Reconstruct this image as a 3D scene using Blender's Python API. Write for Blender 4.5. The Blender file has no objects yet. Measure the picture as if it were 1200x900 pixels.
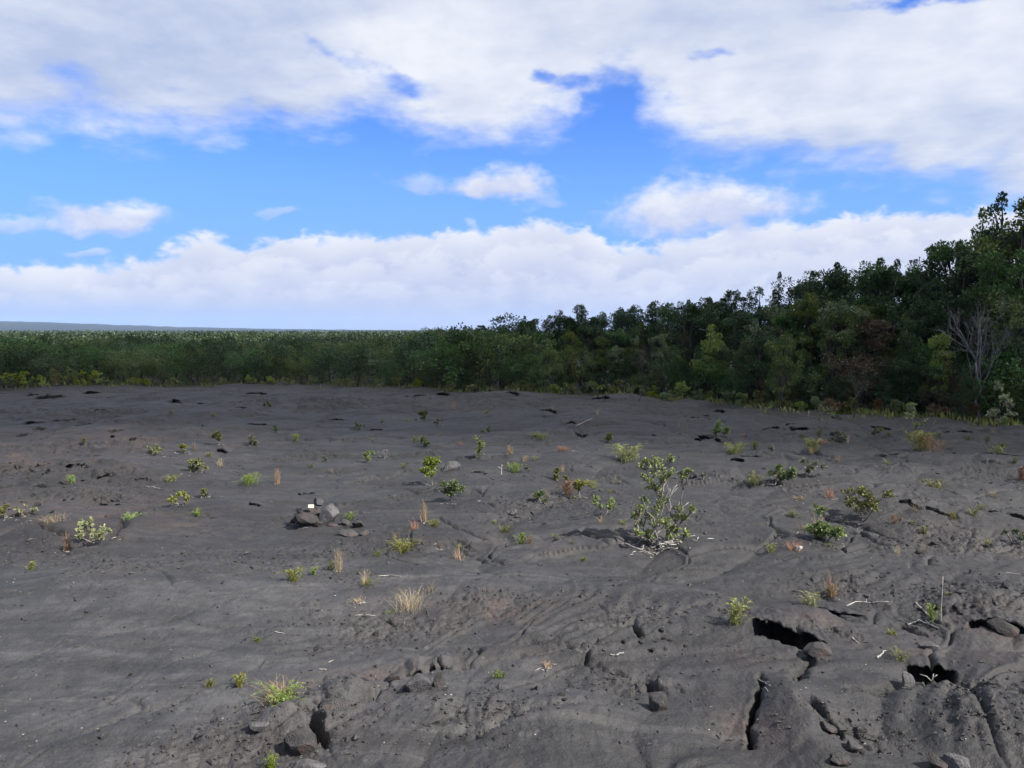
import bpy, math, random
import numpy as np
from mathutils import Vector

PI = math.pi
S = bpy.context.scene
COL = S.collection
random.seed(7)
RNG = np.random.default_rng(7)

# ------------------------------------------------------------------ camera
CAM_Z = 3.2
FPX = 940.0                                   # focal length in pixels of a 1200 px wide frame
PITCH = math.atan(62 / FPX)
SUN_EL = math.radians(44)
SUN_AZ = math.radians(114)
SUN_DIR = Vector((math.cos(SUN_EL) * math.sin(SUN_AZ), math.cos(SUN_EL) * math.cos(SUN_AZ), math.sin(SUN_EL)))

def ray(px, py):
    """world direction (y = 1) seen at a place of the survey photograph"""
    px = np.asarray(px, float); py = np.asarray(py, float)
    x = (px - 600) / FPX; u = (450 - py) / FPX
    c, s = math.cos(PITCH), math.sin(PITCH)
    y = c + u * s; z = -s + u * c
    return x / y, z / y

# ------------------------------------------------------------------ noise
def _hash(ix, iy, seed):
    h = (ix.astype(np.int64) * 374761393 + iy.astype(np.int64) * 668265263 + seed * 1442695041) & 0xFFFFFFFF
    h = ((h ^ (h >> 13)) * 1274126177) & 0xFFFFFFFF
    h = ((h ^ (h >> 16)) * 2246822519) & 0xFFFFFFFF
    return (h ^ (h >> 15)) & 0xFFFFFFFF

def noise(x, y, seed=0):
    x = np.asarray(x, float); y = np.asarray(y, float)
    ix = np.floor(x); iy = np.floor(y)
    fx = x - ix; fy = y - iy
    u = fx * fx * fx * (fx * (fx * 6 - 15) + 10); v = fy * fy * fy * (fy * (fy * 6 - 15) + 10)
    def g(dx, dy):
        a = _hash(ix + dx, iy + dy, seed) * (2 * PI / 4294967296.0)
        return np.cos(a) * (fx - dx) + np.sin(a) * (fy - dy)
    return 1.4 * ((g(0, 0) * (1 - u) + g(1, 0) * u) * (1 - v) + (g(0, 1) * (1 - u) + g(1, 1) * u) * v)

def fbm(x, y, o=4, seed=0, gain=.5):
    t = 0; a = 1
    for k in range(o):
        t = t + a * noise(x, y, seed + k * 17); x = x * 2.03 + 5.1; y = y * 2.03 - 3.7; a *= gain
    return t

def cells(x, y, seed=0):
    """Worley F1, F2 and a random value per cell"""
    ix = np.floor(x); iy = np.floor(y)
    f1 = np.full(np.shape(x), 9.); f2 = f1.copy(); cv = np.zeros(np.shape(x))
    for dx in (-1, 0, 1):
        for dy in (-1, 0, 1):
            h = _hash(ix + dx, iy + dy, seed)
            px = ix + dx + (h & 1023) / 1023.; py = iy + dy + ((h >> 10) & 1023) / 1023.
            d = np.hypot(x - px, y - py); c = (h >> 20) / 4095.
            nr = d < f1
            f2 = np.where(nr, f1, np.minimum(f2, d)); cv = np.where(nr, c, cv); f1 = np.where(nr, d, f1)
    return f1, f2, cv

def sstep(a, b, x):
    t = np.clip((x - a) / (b - a), 0, 1)
    return t * t * (3 - 2 * t)

# ------------------------------------------------------------------ the ground's shape
def flat(px, py):
    dx, dz = ray(px, py)
    y = -CAM_Z / dz
    return dx * y, y

EDGE = [(-60, 459), (0, 459), (100, 456), (300, 453), (420, 456), (520, 461), (600, 464), (700, 467), (760, 471), (800, 475),
        (900, 483), (1000, 490), (1100, 495), (1200, 504), (1270, 512)]
_ex, _ey = flat([e[0] for e in EDGE], [e[1] for e in EDGE])
EDGE_AZ = np.arctan2(_ex, _ey); EDGE_R = np.hypot(_ex, _ey)

def edge_r(az):
    return np.interp(az, EDGE_AZ, EDGE_R)

def lavamask(x, y):
    r = np.hypot(x, y); az = np.arctan2(x, y)
    return sstep(1.2, -1.2, r - edge_r(az) + 1.6 * fbm(x * .35, y * .35, 3, 91))

def W(pts):
    return [tuple(float(c) for c in flat(*p)) for p in pts]

# narrow cracks: (pixel polyline, width m, depth m, uplift of the near side m)
CRACKS = [
    ([(352, 853), (368, 862), (378, 893)], .05, .30, .03),
    ([(290, 848), (318, 858), (345, 850), (372, 846), (398, 852), (420, 846), (440, 832), (462, 812), (482, 803)], .045, .22, .05),
    ([(362, 812), (388, 806), (402, 803)], .03, .12, .02),
    ([(478, 798), (484, 808), (505, 802), (513, 794), (522, 803), (560, 796), (618, 789), (640, 786), (700, 773), (748, 756), (800, 739), (850, 722), (880, 712)], .05, .16, .05),
    ([(893, 820), (888, 845), (876, 875), (880, 895)], .027, .36, .00),
    ([(948, 792), (938, 812), (926, 835)], .03, .22, .0),
    ([(988, 832), (1010, 838), (1048, 828)], .045, .22, .03),
    ([(938, 858), (955, 866), (968, 878), (985, 893)], .04, .2, .0),
    ([(930, 724), (960, 728), (1000, 742)], .05, .2, .03),
    ([(1050, 733), (1072, 748), (1090, 752)], .06, .2, .0),
    ([(745, 762), (750, 774)], .04, .2, .0),
    ([(757, 812), (763, 828), (778, 834)], .05, .25, .0),
    ([(645, 760), (700, 800), (800, 832), (838, 838)], .03, .04, .0),
    ([(540, 900), (600, 872), (680, 862), (740, 850)], .05, .04, .02),
    ([(0, 795), (90, 770), (190, 748), (300, 712)], .12, .02, .03),
    ([(0, 700), (110, 690), (190, 660), (270, 640)], .14, .02, .03),
    ([(40, 895), (150, 860), (260, 820), (330, 775)], .10, .025, .03),
    ([(180, 800), (260, 775), (330, 742)], .12, .02, .03),
    ([(430, 700), (520, 690), (620, 668), (700, 662)], .15, .03, .03),
    ([(560, 740), (640, 725), (740, 700), (820, 690)], .15, .03, .03),
    ([(505, 612), (540, 628), (575, 640)], .05, .07, .02),
    ([(490, 648), (530, 640), (562, 652)], .05, .08, .02),
    ([(500, 656), (532, 649), (566, 662)], .05, .07, .02),
    ([(985, 625), (1010, 633), (1040, 650)], .06, .1, .02),
    ([(1000, 615), (1030, 626), (1060, 644)], .06, .1, .02),
    ([(-20, 640), (40, 628), (80, 640), (128, 644), (150, 622), (172, 602)], .07, .16, .09),
    ([(-10, 588), (45, 580), (110, 592), (158, 577)], .08, .16, .10),
    ([(-10, 562), (70, 548), (150, 556), (210, 548)], .09, .18, .12),
    ([(0, 530), (60, 524), (140, 534), (190, 522)], .10, .18, .12),
    ([(20, 505), (110, 500), (190, 508)], .12, .2, .14),
    ([(1075, 575), (1130, 588), (1200, 580)], .07, .15, .09),
    ([(1100, 640), (1150, 650), (1210, 640)], .06, .14, .07),
    ([(1060, 668), (1120, 676), (1210, 690)], .06, .12, .06),
    ([(880, 600), (940, 606), (990, 598)], .06, .08, .05),
    ([(640, 545), (700, 552), (760, 546)], .07, .08, .05),
    ([(420, 560), (480, 568), (540, 560)], .07, .08, .05),
]
CRACKS_W = [(W(p), w, d, u) for p, w, d, u in CRACKS]

# humps and dips: (px, py, radius across m, radius deep m, height m)
HUMPS = [(1190, 880, .75, .5, .26), (935, 870, .26, .75, .14), (965, 850, .35, .5, .08), (930, 742, .6, .45, .07), (1085, 812, .3, .2, -.16),
         (1040, 880, .4, .4, -.10), (860, 880, .3, .4, -.06), (770, 824, .16, .14, .10), (410, 830, .28, .22, .13), (350, 872, .22, .26, .09),
         (315, 870, .3, .3, .05), (640, 860, 1.1, .6, .12), (500, 850, .7, .5, .06), (490, 790, .3, .2, .09), (1180, 720, .9, .6, .09),
         (1000, 690, .9, .5, .09), (830, 760, .6, .4, .08), (740, 710, 1.8, 1., .12), (560, 700, 1.4, 1., .10), (160, 700, 2.2, 1.2, .16),
         (60, 620, 1.6, 1.0, .14), (150, 560, 2.2, 1.5, .18), (100, 510, 3., 2., .22), (230, 495, 3., 2., .2), (1060, 605, 1.2, .7, .16),
         (1150, 552, 2., 1., .2), (700, 500, 3.5, 2., .2), (470, 480, 4., 2.2, .26), (560, 474, 4, 2, .22), (350, 480, 3, 2, .22)]
HUMPS_W = [(*[float(c) for c in flat(a, b)], rx, ry, h) for a, b, rx, ry, h in HUMPS]

# rough, broken patches: (px, py, radius across m, radius deep m)
ROUGH = [(40, 562, 2.0, 1.1), (1120, 712, 1.3, .8), (1185, 740, .6, .5), (385, 612, .55, .5), (760, 752, .55, .3), (830, 735, .5, .3),
         (1000, 880, .35, .25), (440, 745, .8, .5), (570, 720, .6, .35), (700, 820, .5, .3), (560, 865, .5, .2), (1120, 640, 1.6, .8),
         (1090, 600, 1., .6), (60, 530, 2.5, 1.3), (90, 590, 1.5, .8), (470, 645, .9, .6), (640, 600, 1.2, .7), (980, 700, .6, .4),
         (1010, 520, 3, 2), (330, 480, 4, 2.5), (560, 480, 5, 2.5), (130, 490, 4, 2.5), (780, 490, 3, 2), (1160, 850, .5, .4), (960, 760, .5, .25)]
ROUGH_W = [(*[float(c) for c in flat(a, b)], rx, ry) for a, b, rx, ry in ROUGH]

def roughness(x, y):
    t = np.zeros(np.shape(x))
    for cx, cy, rx, ry in ROUGH_W:
        d2 = ((x - cx) / rx) ** 2 + ((y - cy) / ry) ** 2
        t = np.maximum(t, np.exp(-d2 * 1.1))
    n = sstep(.15, .55, fbm(x * .33 + 3, y * .33, 3, 55))
    return np.clip(t * (.7 + .6 * fbm(x * 1.3, y * 1.3, 2, 77)) + .45 * n, 0, 1)

FLOW = math.radians(42)
def height(x, y):
    x = np.asarray(x, float); y = np.asarray(y, float)
    r = np.hypot(x, y)
    near = sstep(75, 48, r)
    lm = lavamask(x, y)
    z = .16 * fbm(x / 8, y / 8, 3, 3)
    wx = x + .5 * fbm(x * .5, y * .5, 2, 21); wy = y + .5 * fbm(x * .5 + 9, y * .5, 2, 22)
    a = wx * math.cos(FLOW) + wy * math.sin(FLOW); b = -wx * math.sin(FLOW) + wy * math.cos(FLOW)
    l1 = np.abs(noise(a / 4.2, b / 2.3, 31)); l2 = np.abs(noise(a / 1.7 + 4, b / .95, 32))
    smooth = sstep(-1.5, -5., x + .25 * (y - 8)) * sstep(13, 9, y)          # the smooth tongue of lava on the left
    amp = (1 - .72 * smooth) * (.55 + .45 * sstep(-3, 3, x))
    far = 1 + 1.0 * sstep(14, 40, r)
    z = z + amp * far * (.20 * np.sqrt(l1 + .006) + .075 * np.sqrt(l2 + .006))
    z = z + .012 * fbm(a * 1.1, b * 4.5, 3, 41)                              # streaks along the flow
    rg = roughness(x, y)
    f1, f2, cv = cells(x * 5.5 + .3 * noise(x * 3, y * 3, 5), y * 5.5, 61)
    z = z + rg * (1 + .7 * sstep(-2, -6, x) * sstep(10, 13, y)) * (.055 * cv + .045 * np.minimum(f2 - f1, .4) - .03) * (1 + .8 * sstep(12, 35, r))
    z = z + (.006 + .016 * rg) * fbm(x * 6, y * 6, 4, 71, .6)
    q1, q2, qc = cells(a * .55 + .12 * noise(a * 1.7, b * 1.7, 6), b * .95 + .12 * noise(a * 1.7 + 9, b * 1.7, 7), 62)
    pm = sstep(-.2, .2, fbm(x * .28 + 40, y * .28, 2, 63)) * (1 - .8 * smooth)
    ed = q2 - q1
    z = z + pm * ((.07 * qc - .035) * sstep(.0, .16, ed) - .06 * np.exp(-(ed / .018) ** 2) + .02 * np.exp(-((ed - .09) / .05) ** 2))
    rm = sstep(.18, .5, fbm(x * .45 + 11, y * .45, 2, 64)) * sstep(16, 11, r) * (1 - .85 * smooth)
    z = z + rm * (.006 + .011 * np.clip(fbm(x * 1.1, y * 1.1, 2, 68) + .5, 0, 1)) * np.sin(2 * PI * (b * 5.2 + .9 * fbm(a * .8, b * .8, 2, 65)))
    for cx, cy, rx, ry, h in HUMPS_W:
        d2 = ((x - cx) / rx) ** 2 + ((y - cy) / ry) ** 2
        z = z + h * np.exp(-d2 * 1.2)
    z = z * lm * near + (1 - lm) * near * .12 * fbm(x * .4, y * .4, 3, 81)
    # cracks
    for pts, w, d, up in CRACKS_W:
        xs = [p[0] for p in pts]; ys = [p[1] for p in pts]
        m = (x > min(xs) - 1) & (x < max(xs) + 1) & (y > min(ys) - 1) & (y < max(ys) + 1)
        if not np.any(m): continue
        X = x[m] + .05 * noise(x[m] * 6, y[m] * 6, 11) + .02 * noise(x[m] * 19, y[m] * 19, 12)
        Y = y[m] + .05 * noise(x[m] * 6, y[m] * 6, 13) + .02 * noise(x[m] * 19, y[m] * 19, 14)
        best = np.full(X.shape, 9.); sd = np.full(X.shape, 9.); fall = np.zeros(X.shape)
        n = len(pts) - 1
        for i in range(n):
            ax, ay = pts[i]; bx, by = pts[i + 1]
            ux, uy = bx - ax, by - ay; L = ux * ux + uy * uy
            t = np.clip(((X - ax) * ux + (Y - ay) * uy) / L, 0, 1)
            dx, dy = X - ax - t * ux, Y - ay - t * uy
            dd = np.hypot(dx, dy)
            k = dd < best
            best = np.where(k, dd, best); sd = np.where(k, (ux * dy - uy * dx) / math.sqrt(L), sd)
            tt = (i + t) / n
            fall = np.where(k, np.minimum(1, 4.5 * np.minimum(tt, 1 - tt) + .15), fall)
        wv = w * (.7 + .8 * np.clip(noise(X * 2.5, Y * 2.5, 15) + .5, 0, 1))
        cut = -d * fall * np.exp(-(best / wv) ** 2 * 1.2)
        lift = up * fall * np.exp(-(best / .35) ** 2) * (sd < 0)
        z[m] = z[m] + cut + lift
    return z

def hit(px, py):
    """where the sight line of a place in the photograph meets the ground"""
    px = np.atleast_1d(np.asarray(px, float)); py = np.atleast_1d(np.asarray(py, float))
    dx, dz = ray(px, py)
    y = -CAM_Z / dz; z = np.zeros_like(y)
    for _ in range(9):
        z = .5 * z + .5 * height(dx * y, y)
        y = (z - CAM_Z) / dz
    return dx * y, y, height(dx * y, y)

# ------------------------------------------------------------------ mesh building
class MB:
    def __init__(s):
        s.v = []; s.q = []; s.t = []; s.tone = []; s.n = 0
    def add(s, v, q=None, t=None, tone=.5):
        v = np.asarray(v, float).reshape(-1, 3)
        s.v.append(v)
        tone = np.full(len(v), tone) if np.isscalar(tone) else np.asarray(tone, float)
        s.tone.append(tone)
        if q is not None and len(q): s.q.append(np.asarray(q, int) + s.n)
        if t is not None and len(t): s.t.append(np.asarray(t, int) + s.n)
        s.n += len(v)
    def mesh(s, name, mat, smooth=True):
        me = bpy.data.meshes.new(name)
        v = np.concatenate(s.v) if s.v else np.zeros((0, 3))
        q = np.concatenate(s.q) if s.q else np.zeros((0, 4), int)
        t = np.concatenate(s.t) if s.t else np.zeros((0, 3), int)
        me.vertices.add(len(v)); me.vertices.foreach_set('co', v.astype(np.float32).ravel())
        loops = np.concatenate([q.ravel(), t.ravel()])
        me.loops.add(len(loops)); me.loops.foreach_set('vertex_index', loops.astype(np.int32))
        me.polygons.add(len(q) + len(t))
        st = np.concatenate([np.arange(len(q)) * 4, len(q) * 4 + np.arange(len(t)) * 3])
        me.polygons.foreach_set('loop_start', st.astype(np.int32))
        me.polygons.foreach_set('use_smooth', np.full(len(st), smooth))
        at = me.attributes.new('tone', 'FLOAT', 'POINT')
        at.data.foreach_set('value', np.concatenate(s.tone).astype(np.float32) if s.tone else np.zeros(0, np.float32))
        me.update(calc_edges=True); me.validate()
        if mat: me.materials.append(mat)
        return me

def link(name, me, parent=None):
    o = bpy.data.objects.new(name, me); COL.objects.link(o)
    if parent: o.parent = parent
    return o

def tag(o, label, cat, group=None):
    o['label'] = label; o['category'] = cat
    if group: o['group'] = group
    return o

def thing(name, loc, rotz=0, scale=(1, 1, 1)):
    o = bpy.data.objects.new(name, None); COL.objects.link(o)
    o.empty_display_size = .1
    o.location = loc; o.rotation_euler = (0, 0, rotz); o.scale = scale
    return o

def norm(a):
    a = np.asarray(a, float)
    return a / np.maximum(np.linalg.norm(a, axis=-1, keepdims=True), 1e-9)

def tube(mb, pts, radii, seg=5, tone=.5):
    pts = np.asarray(pts, float); n = len(pts)
    radii = np.broadcast_to(radii, (n,))
    tan = norm(np.gradient(pts, axis=0))
    ref = np.array([.31, .22, .92]) if abs(tan[0][2]) < .8 else np.array([.95, .2, .1])
    a = norm(np.cross(tan, ref)); b = np.cross(tan, a)
    ang = np.arange(seg) * 2 * PI / seg
    ring = a[:, None, :] * np.cos(ang)[None, :, None] + b[:, None, :] * np.sin(ang)[None, :, None]
    v = (pts[:, None, :] + ring * radii[:, None, None]).reshape(-1, 3)
    i = np.arange(n - 1)[:, None] * seg; j = np.arange(seg)[None, :]; k = (j + 1) % seg
    q = np.stack([i + j, i + k, i + seg + k, i + seg + j], -1).reshape(-1, 4)
    caps = [[0 + (c), (c + 1) % seg, 0] for c in range(1, seg - 1)]
    e = (n - 1) * seg
    caps2 = [[e, e + c, e + c + 1] for c in range(1, seg - 1)]
    caps = [[0, c + 1, c] for c in range(1, seg - 1)]
    mb.add(v, q, caps + caps2, tone)

def curve_pts(a, b, sag, n, rng, wob=.0):
    a = np.asarray(a, float); b = np.asarray(b, float)
    t = np.linspace(0, 1, n)[:, None]
    L = np.linalg.norm(b - a)
    p = a + (b - a) * t
    p = p + np.array([0, 0, 1]) * sag * L * (t * (1 - t)) * 4 * .5
    if wob:
        o = rng.normal(0, wob * L, (n, 3)); o[0] = 0; o[-1] = 0
        p = p + o
    return p

def leaves(mb, c, d, size, rng, wid=.5, tone=None, droop=.0):
    """one small pointed leaf per row: base at c, pointing along d"""
    c = np.asarray(c, float); d = norm(d); n = len(c)
    size = np.broadcast_to(size, (n,))[:, None]
    r = norm(rng.normal(0, 1, (n, 3)))
    s = norm(np.cross(d, r + np.array([0, 0, .6])))
    up = np.cross(s, d)
    mid = c + d * size * .55
    v = np.stack([c, mid + s * size * wid * .5 + up * size * .08, c + d * size - up * size * droop, mid - s * size * wid * .5 + up * size * .08], 1)
    q = np.arange(n * 4).reshape(n, 4)
    if tone is None: tone = rng.uniform(0, 1, n)
    mb.add(v.reshape(-1, 3), q, None, np.repeat(np.broadcast_to(tone, (n,)), 4))

# ------------------------------------------------------------------ materials
class NT:
    """short-hand for node trees"""
    def __init__(s, tree): s.t = tree; tree.nodes.clear()
    def n(s, typ, ins=None, **kw):
        nd = s.t.nodes.new(typ)
        for k, v in kw.items(): setattr(nd, k, v)
        for k, v in (ins or {}).items(): s.put(nd.inputs[k], v)
        return nd
    def put(s, sock, v):
        if hasattr(v, 'is_output'): s.t.links.new(v, sock)
        else:
            if sock.type == 'RGBA' and hasattr(v, '__len__') and len(v) == 3: v = (*v, 1)
            sock.default_value = v
    def m(s, op, a, b=0., c=0., clamp=False):
        nd = s.n('ShaderNodeMath', {0: a, 1: b, 2: c}, operation=op, use_clamp=clamp); return nd.outputs[0]
    def ss(s, lo, hi, x):
        nd = s.n('ShaderNodeMapRange', {'Value': x, 'From Min': lo, 'From Max': hi, 'To Min': 0., 'To Max': 1.}, interpolation_type='SMOOTHSTEP'); return nd.outputs[0]
    def mix(s, f, a, b, blend='MIX'):
        nd = s.n('ShaderNodeMix', data_type='RGBA', blend_type=blend)
        s.put(nd.inputs[0], f); s.put(nd.inputs[6], a); s.put(nd.inputs[7], b); return nd.outputs[2]
    def noise(s, vec, scale, det=3., rough=.5, dist=0., out=0):
        nd = s.n('ShaderNodeTexNoise', {'Vector': vec, 'Scale': scale, 'Detail': det, 'Roughness': rough, 'Distortion': dist}); return nd.outputs[out]

def new_mat(name):
    m = bpy.data.materials.new(name); m.use_nodes = True
    return m, NT(m.node_tree)

def leaf_mat(name, dark, light, var=.35, trans=.22, rough=.5, spec=.35):
    m, k = new_mat(name)
    at = k.n('ShaderNodeAttribute', attribute_name='tone').outputs['Fac']
    rnd = k.n('ShaderNodeObjectInfo').outputs['Random']
    c = k.mix(at, dark, light)
    pos = k.n('ShaderNodeTexCoord').outputs['Object']
    c = k.mix(k.m('MULTIPLY', k.noise(pos, 2.2, 2), .45), c, [min(1, x * 1.7) for x in light])
    hs = k.n('ShaderNodeHueSaturation', {'Color': c, 'Hue': k.m('MULTIPLY_ADD', rnd, .03, .487), 'Saturation': k.m('MULTIPLY_ADD', rnd, -.25, 1.1),
                                         'Value': k.m('MULTIPLY_ADD', rnd, var, 1 - var / 2)})
    p = k.n('ShaderNodeBsdfPrincipled', {'Base Color': hs.outputs[0], 'Roughness': rough, 'Specular IOR Level': spec})
    t = k.n('ShaderNodeBsdfTranslucent', {'Color': hs.outputs[0]})
    mx = k.n('ShaderNodeMixShader', {0: trans, 1: p.outputs[0], 2: t.outputs[0]})
    k.n('ShaderNodeOutputMaterial', {'Surface': mx.outputs[0]})
    return m

def bark_mat(name, a, b, scale=14.):
    m, k = new_mat(name)
    pos = k.n('ShaderNodeTexCoord').outputs['Object']
    mp = k.n('ShaderNodeMapping', {'Vector': pos, 'Scale': (1, 1, .25)}).outputs[0]
    n = k.noise(mp, scale, 4, .65)
    p = k.n('ShaderNodeBsdfPrincipled', {'Base Color': k.mix(k.ss(.3, .7, n), a, b), 'Roughness': .85, 'Specular IOR Level': .2})
    bp = k.n('ShaderNodeBump', {'Height': n, 'Strength': .5, 'Distance': .02})
    k.put(p.inputs['Normal'], bp.outputs[0])
    k.n('ShaderNodeOutputMaterial', {'Surface': p.outputs[0]})
    return m

def rock_mat(name, a, b, c=None):
    m, k = new_mat(name)
    pos = k.n('ShaderNodeTexCoord').outputs['Object']
    rnd = k.n('ShaderNodeObjectInfo').outputs['Random']
    n = k.noise(pos, 9., 6, .7); n2 = k.noise(pos, 60., 4, .7)
    col = k.mix(k.ss(.35, .65, n), a, b)
    if c: col = k.mix(k.ss(.55, .68, k.noise(pos, 5., 3)), col, c)
    col = k.mix(1., col, k.n('ShaderNodeCombineColor', {0: k.m('MULTIPLY_ADD', rnd, .5, .75), 1: k.m('MULTIPLY_ADD', rnd, .5, .75), 2: k.m('MULTIPLY_ADD', rnd, .5, .75)}).outputs[0], 'MULTIPLY')
    p = k.n('ShaderNodeBsdfPrincipled', {'Base Color': col, 'Roughness': .85, 'Specular IOR Level': .25})
    h = k.m('ADD', n, k.m('MULTIPLY', n2, .5))
    pit = k.n('ShaderNodeTexVoronoi', {'Vector': pos, 'Scale': 45.}).outputs['Distance']
    h = k.m('ADD', h, k.m('MULTIPLY', k.ss(.0, .3, pit), .5))
    bp = k.n('ShaderNodeBump', {'Height': h, 'Strength': .9, 'Distance': .035})
    k.put(p.inputs['Normal'], bp.outputs[0])
    k.n('ShaderNodeOutputMaterial', {'Surface': p.outputs[0]})
    return m

M = {}
M['crown_dark'] = leaf_mat('dark_tree_leaves', (0.0068, 0.0195, 0.0049), (0.0306, 0.0653, 0.0137))
M['crown_mid'] = leaf_mat('green_tree_leaves', (0.0139, 0.0402, 0.0077), (0.0600, 0.1292, 0.0228))
M['crown_olive'] = leaf_mat('olive_tree_leaves', (0.0263, 0.0430, 0.0077), (0.1077, 0.1466, 0.0254))
M['crown_pale'] = leaf_mat('pale_tree_leaves', (0.0333, 0.0512, 0.0205), (0.1280, 0.1664, 0.0666))
M['crown_brown'] = leaf_mat('withered_leaves', (0.028, 0.022, 0.012), (0.08, 0.058, 0.028))
M['crown_yellow'] = leaf_mat('yellow_green_leaves', (0.0567, 0.0798, 0.0072), (0.2025, 0.2537, 0.0240))
M['far'] = leaf_mat('far_wood_leaves', (0.0035, 0.0093, 0.0026), (0.0370, 0.0650, 0.0135), 0)
M['leaf_green'] = leaf_mat('shrub_leaves_green', (0.0476, 0.0728, 0.0196), (0.1750, 0.2170, 0.0672))
M['leaf_dark'] = leaf_mat('shrub_leaves_dark', (0.0286, 0.0486, 0.0172), (0.1216, 0.1573, 0.0543))
M['leaf_bright'] = leaf_mat('shrub_leaves_bright', (0.05, 0.085, 0.012), (0.165, 0.215, 0.035))
M['leaf_olive'] = leaf_mat('shrub_leaves_olive', (0.045, 0.052, 0.015), (0.15, 0.155, 0.048))
M['leaf_yellow'] = leaf_mat('shrub_leaves_yellow', (0.065, 0.075, 0.014), (0.205, 0.205, 0.045))
M['leaf_ohia'] = leaf_mat('shrub_leaves_grey_green', (0.0480, 0.0626, 0.0136), (0.2150, 0.2430, 0.0723))
M['leaf_grey'] = leaf_mat('shrub_leaves_grey', (0.0575, 0.0633, 0.0414), (0.1725, 0.1782, 0.1207))
M['leaf_pale'] = leaf_mat('shrub_leaves_pale', (0.075, 0.085, 0.034), (0.225, 0.24, 0.105))
M['leaf_rust'] = leaf_mat('withered_fronds', (0.06, 0.036, 0.016), (0.165, 0.095, 0.042), trans=.15)
M['grass_tan'] = leaf_mat('dry_grass_tan', (0.1445, 0.0978, 0.0510), (0.3655, 0.2635, 0.1445), trans=.15, rough=.7)
M['grass_red'] = leaf_mat('dry_grass_red', (.150, .070, .040), (.330, .185, .115), trans=.15, rough=.7)
M['grass_brown'] = leaf_mat('dry_grass_brown', (.070, .050, .030), (.190, .140, .085), trans=.15, rough=.7)
M['grass_green'] = leaf_mat('edge_grass', (.050, .060, .012), (.190, .200, .040), trans=.2, rough=.6)
M['bark'] = bark_mat('grey_bark', (.028, .024, .020), (.075, .066, .058))
M['twig'] = bark_mat('twig_bark', (.07, .055, .045), (.22, .19, .16), 40)
M['dead'] = bark_mat('bleached_wood', (.17, .155, .14), (.36, .345, .32), 30)
M['deadtree'] = bark_mat('grey_dead_wood', (.09, .085, .085), (.225, .215, .215), 20)
M['rock'] = rock_mat('lava_rock', (.028, .027, .028), (.060, .056, .055), (.070, .050, .045))
M['slab'] = rock_mat('grey_slab_rock', (.048, .047, .049), (.095, .092, .092))
M['gravel'] = rock_mat('lava_gravel', (.030, .029, .030), (.075, .070, .068))
M['litter'] = rock_mat('bleached_litter', (.20, .18, .16), (.42, .40, .37))

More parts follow.
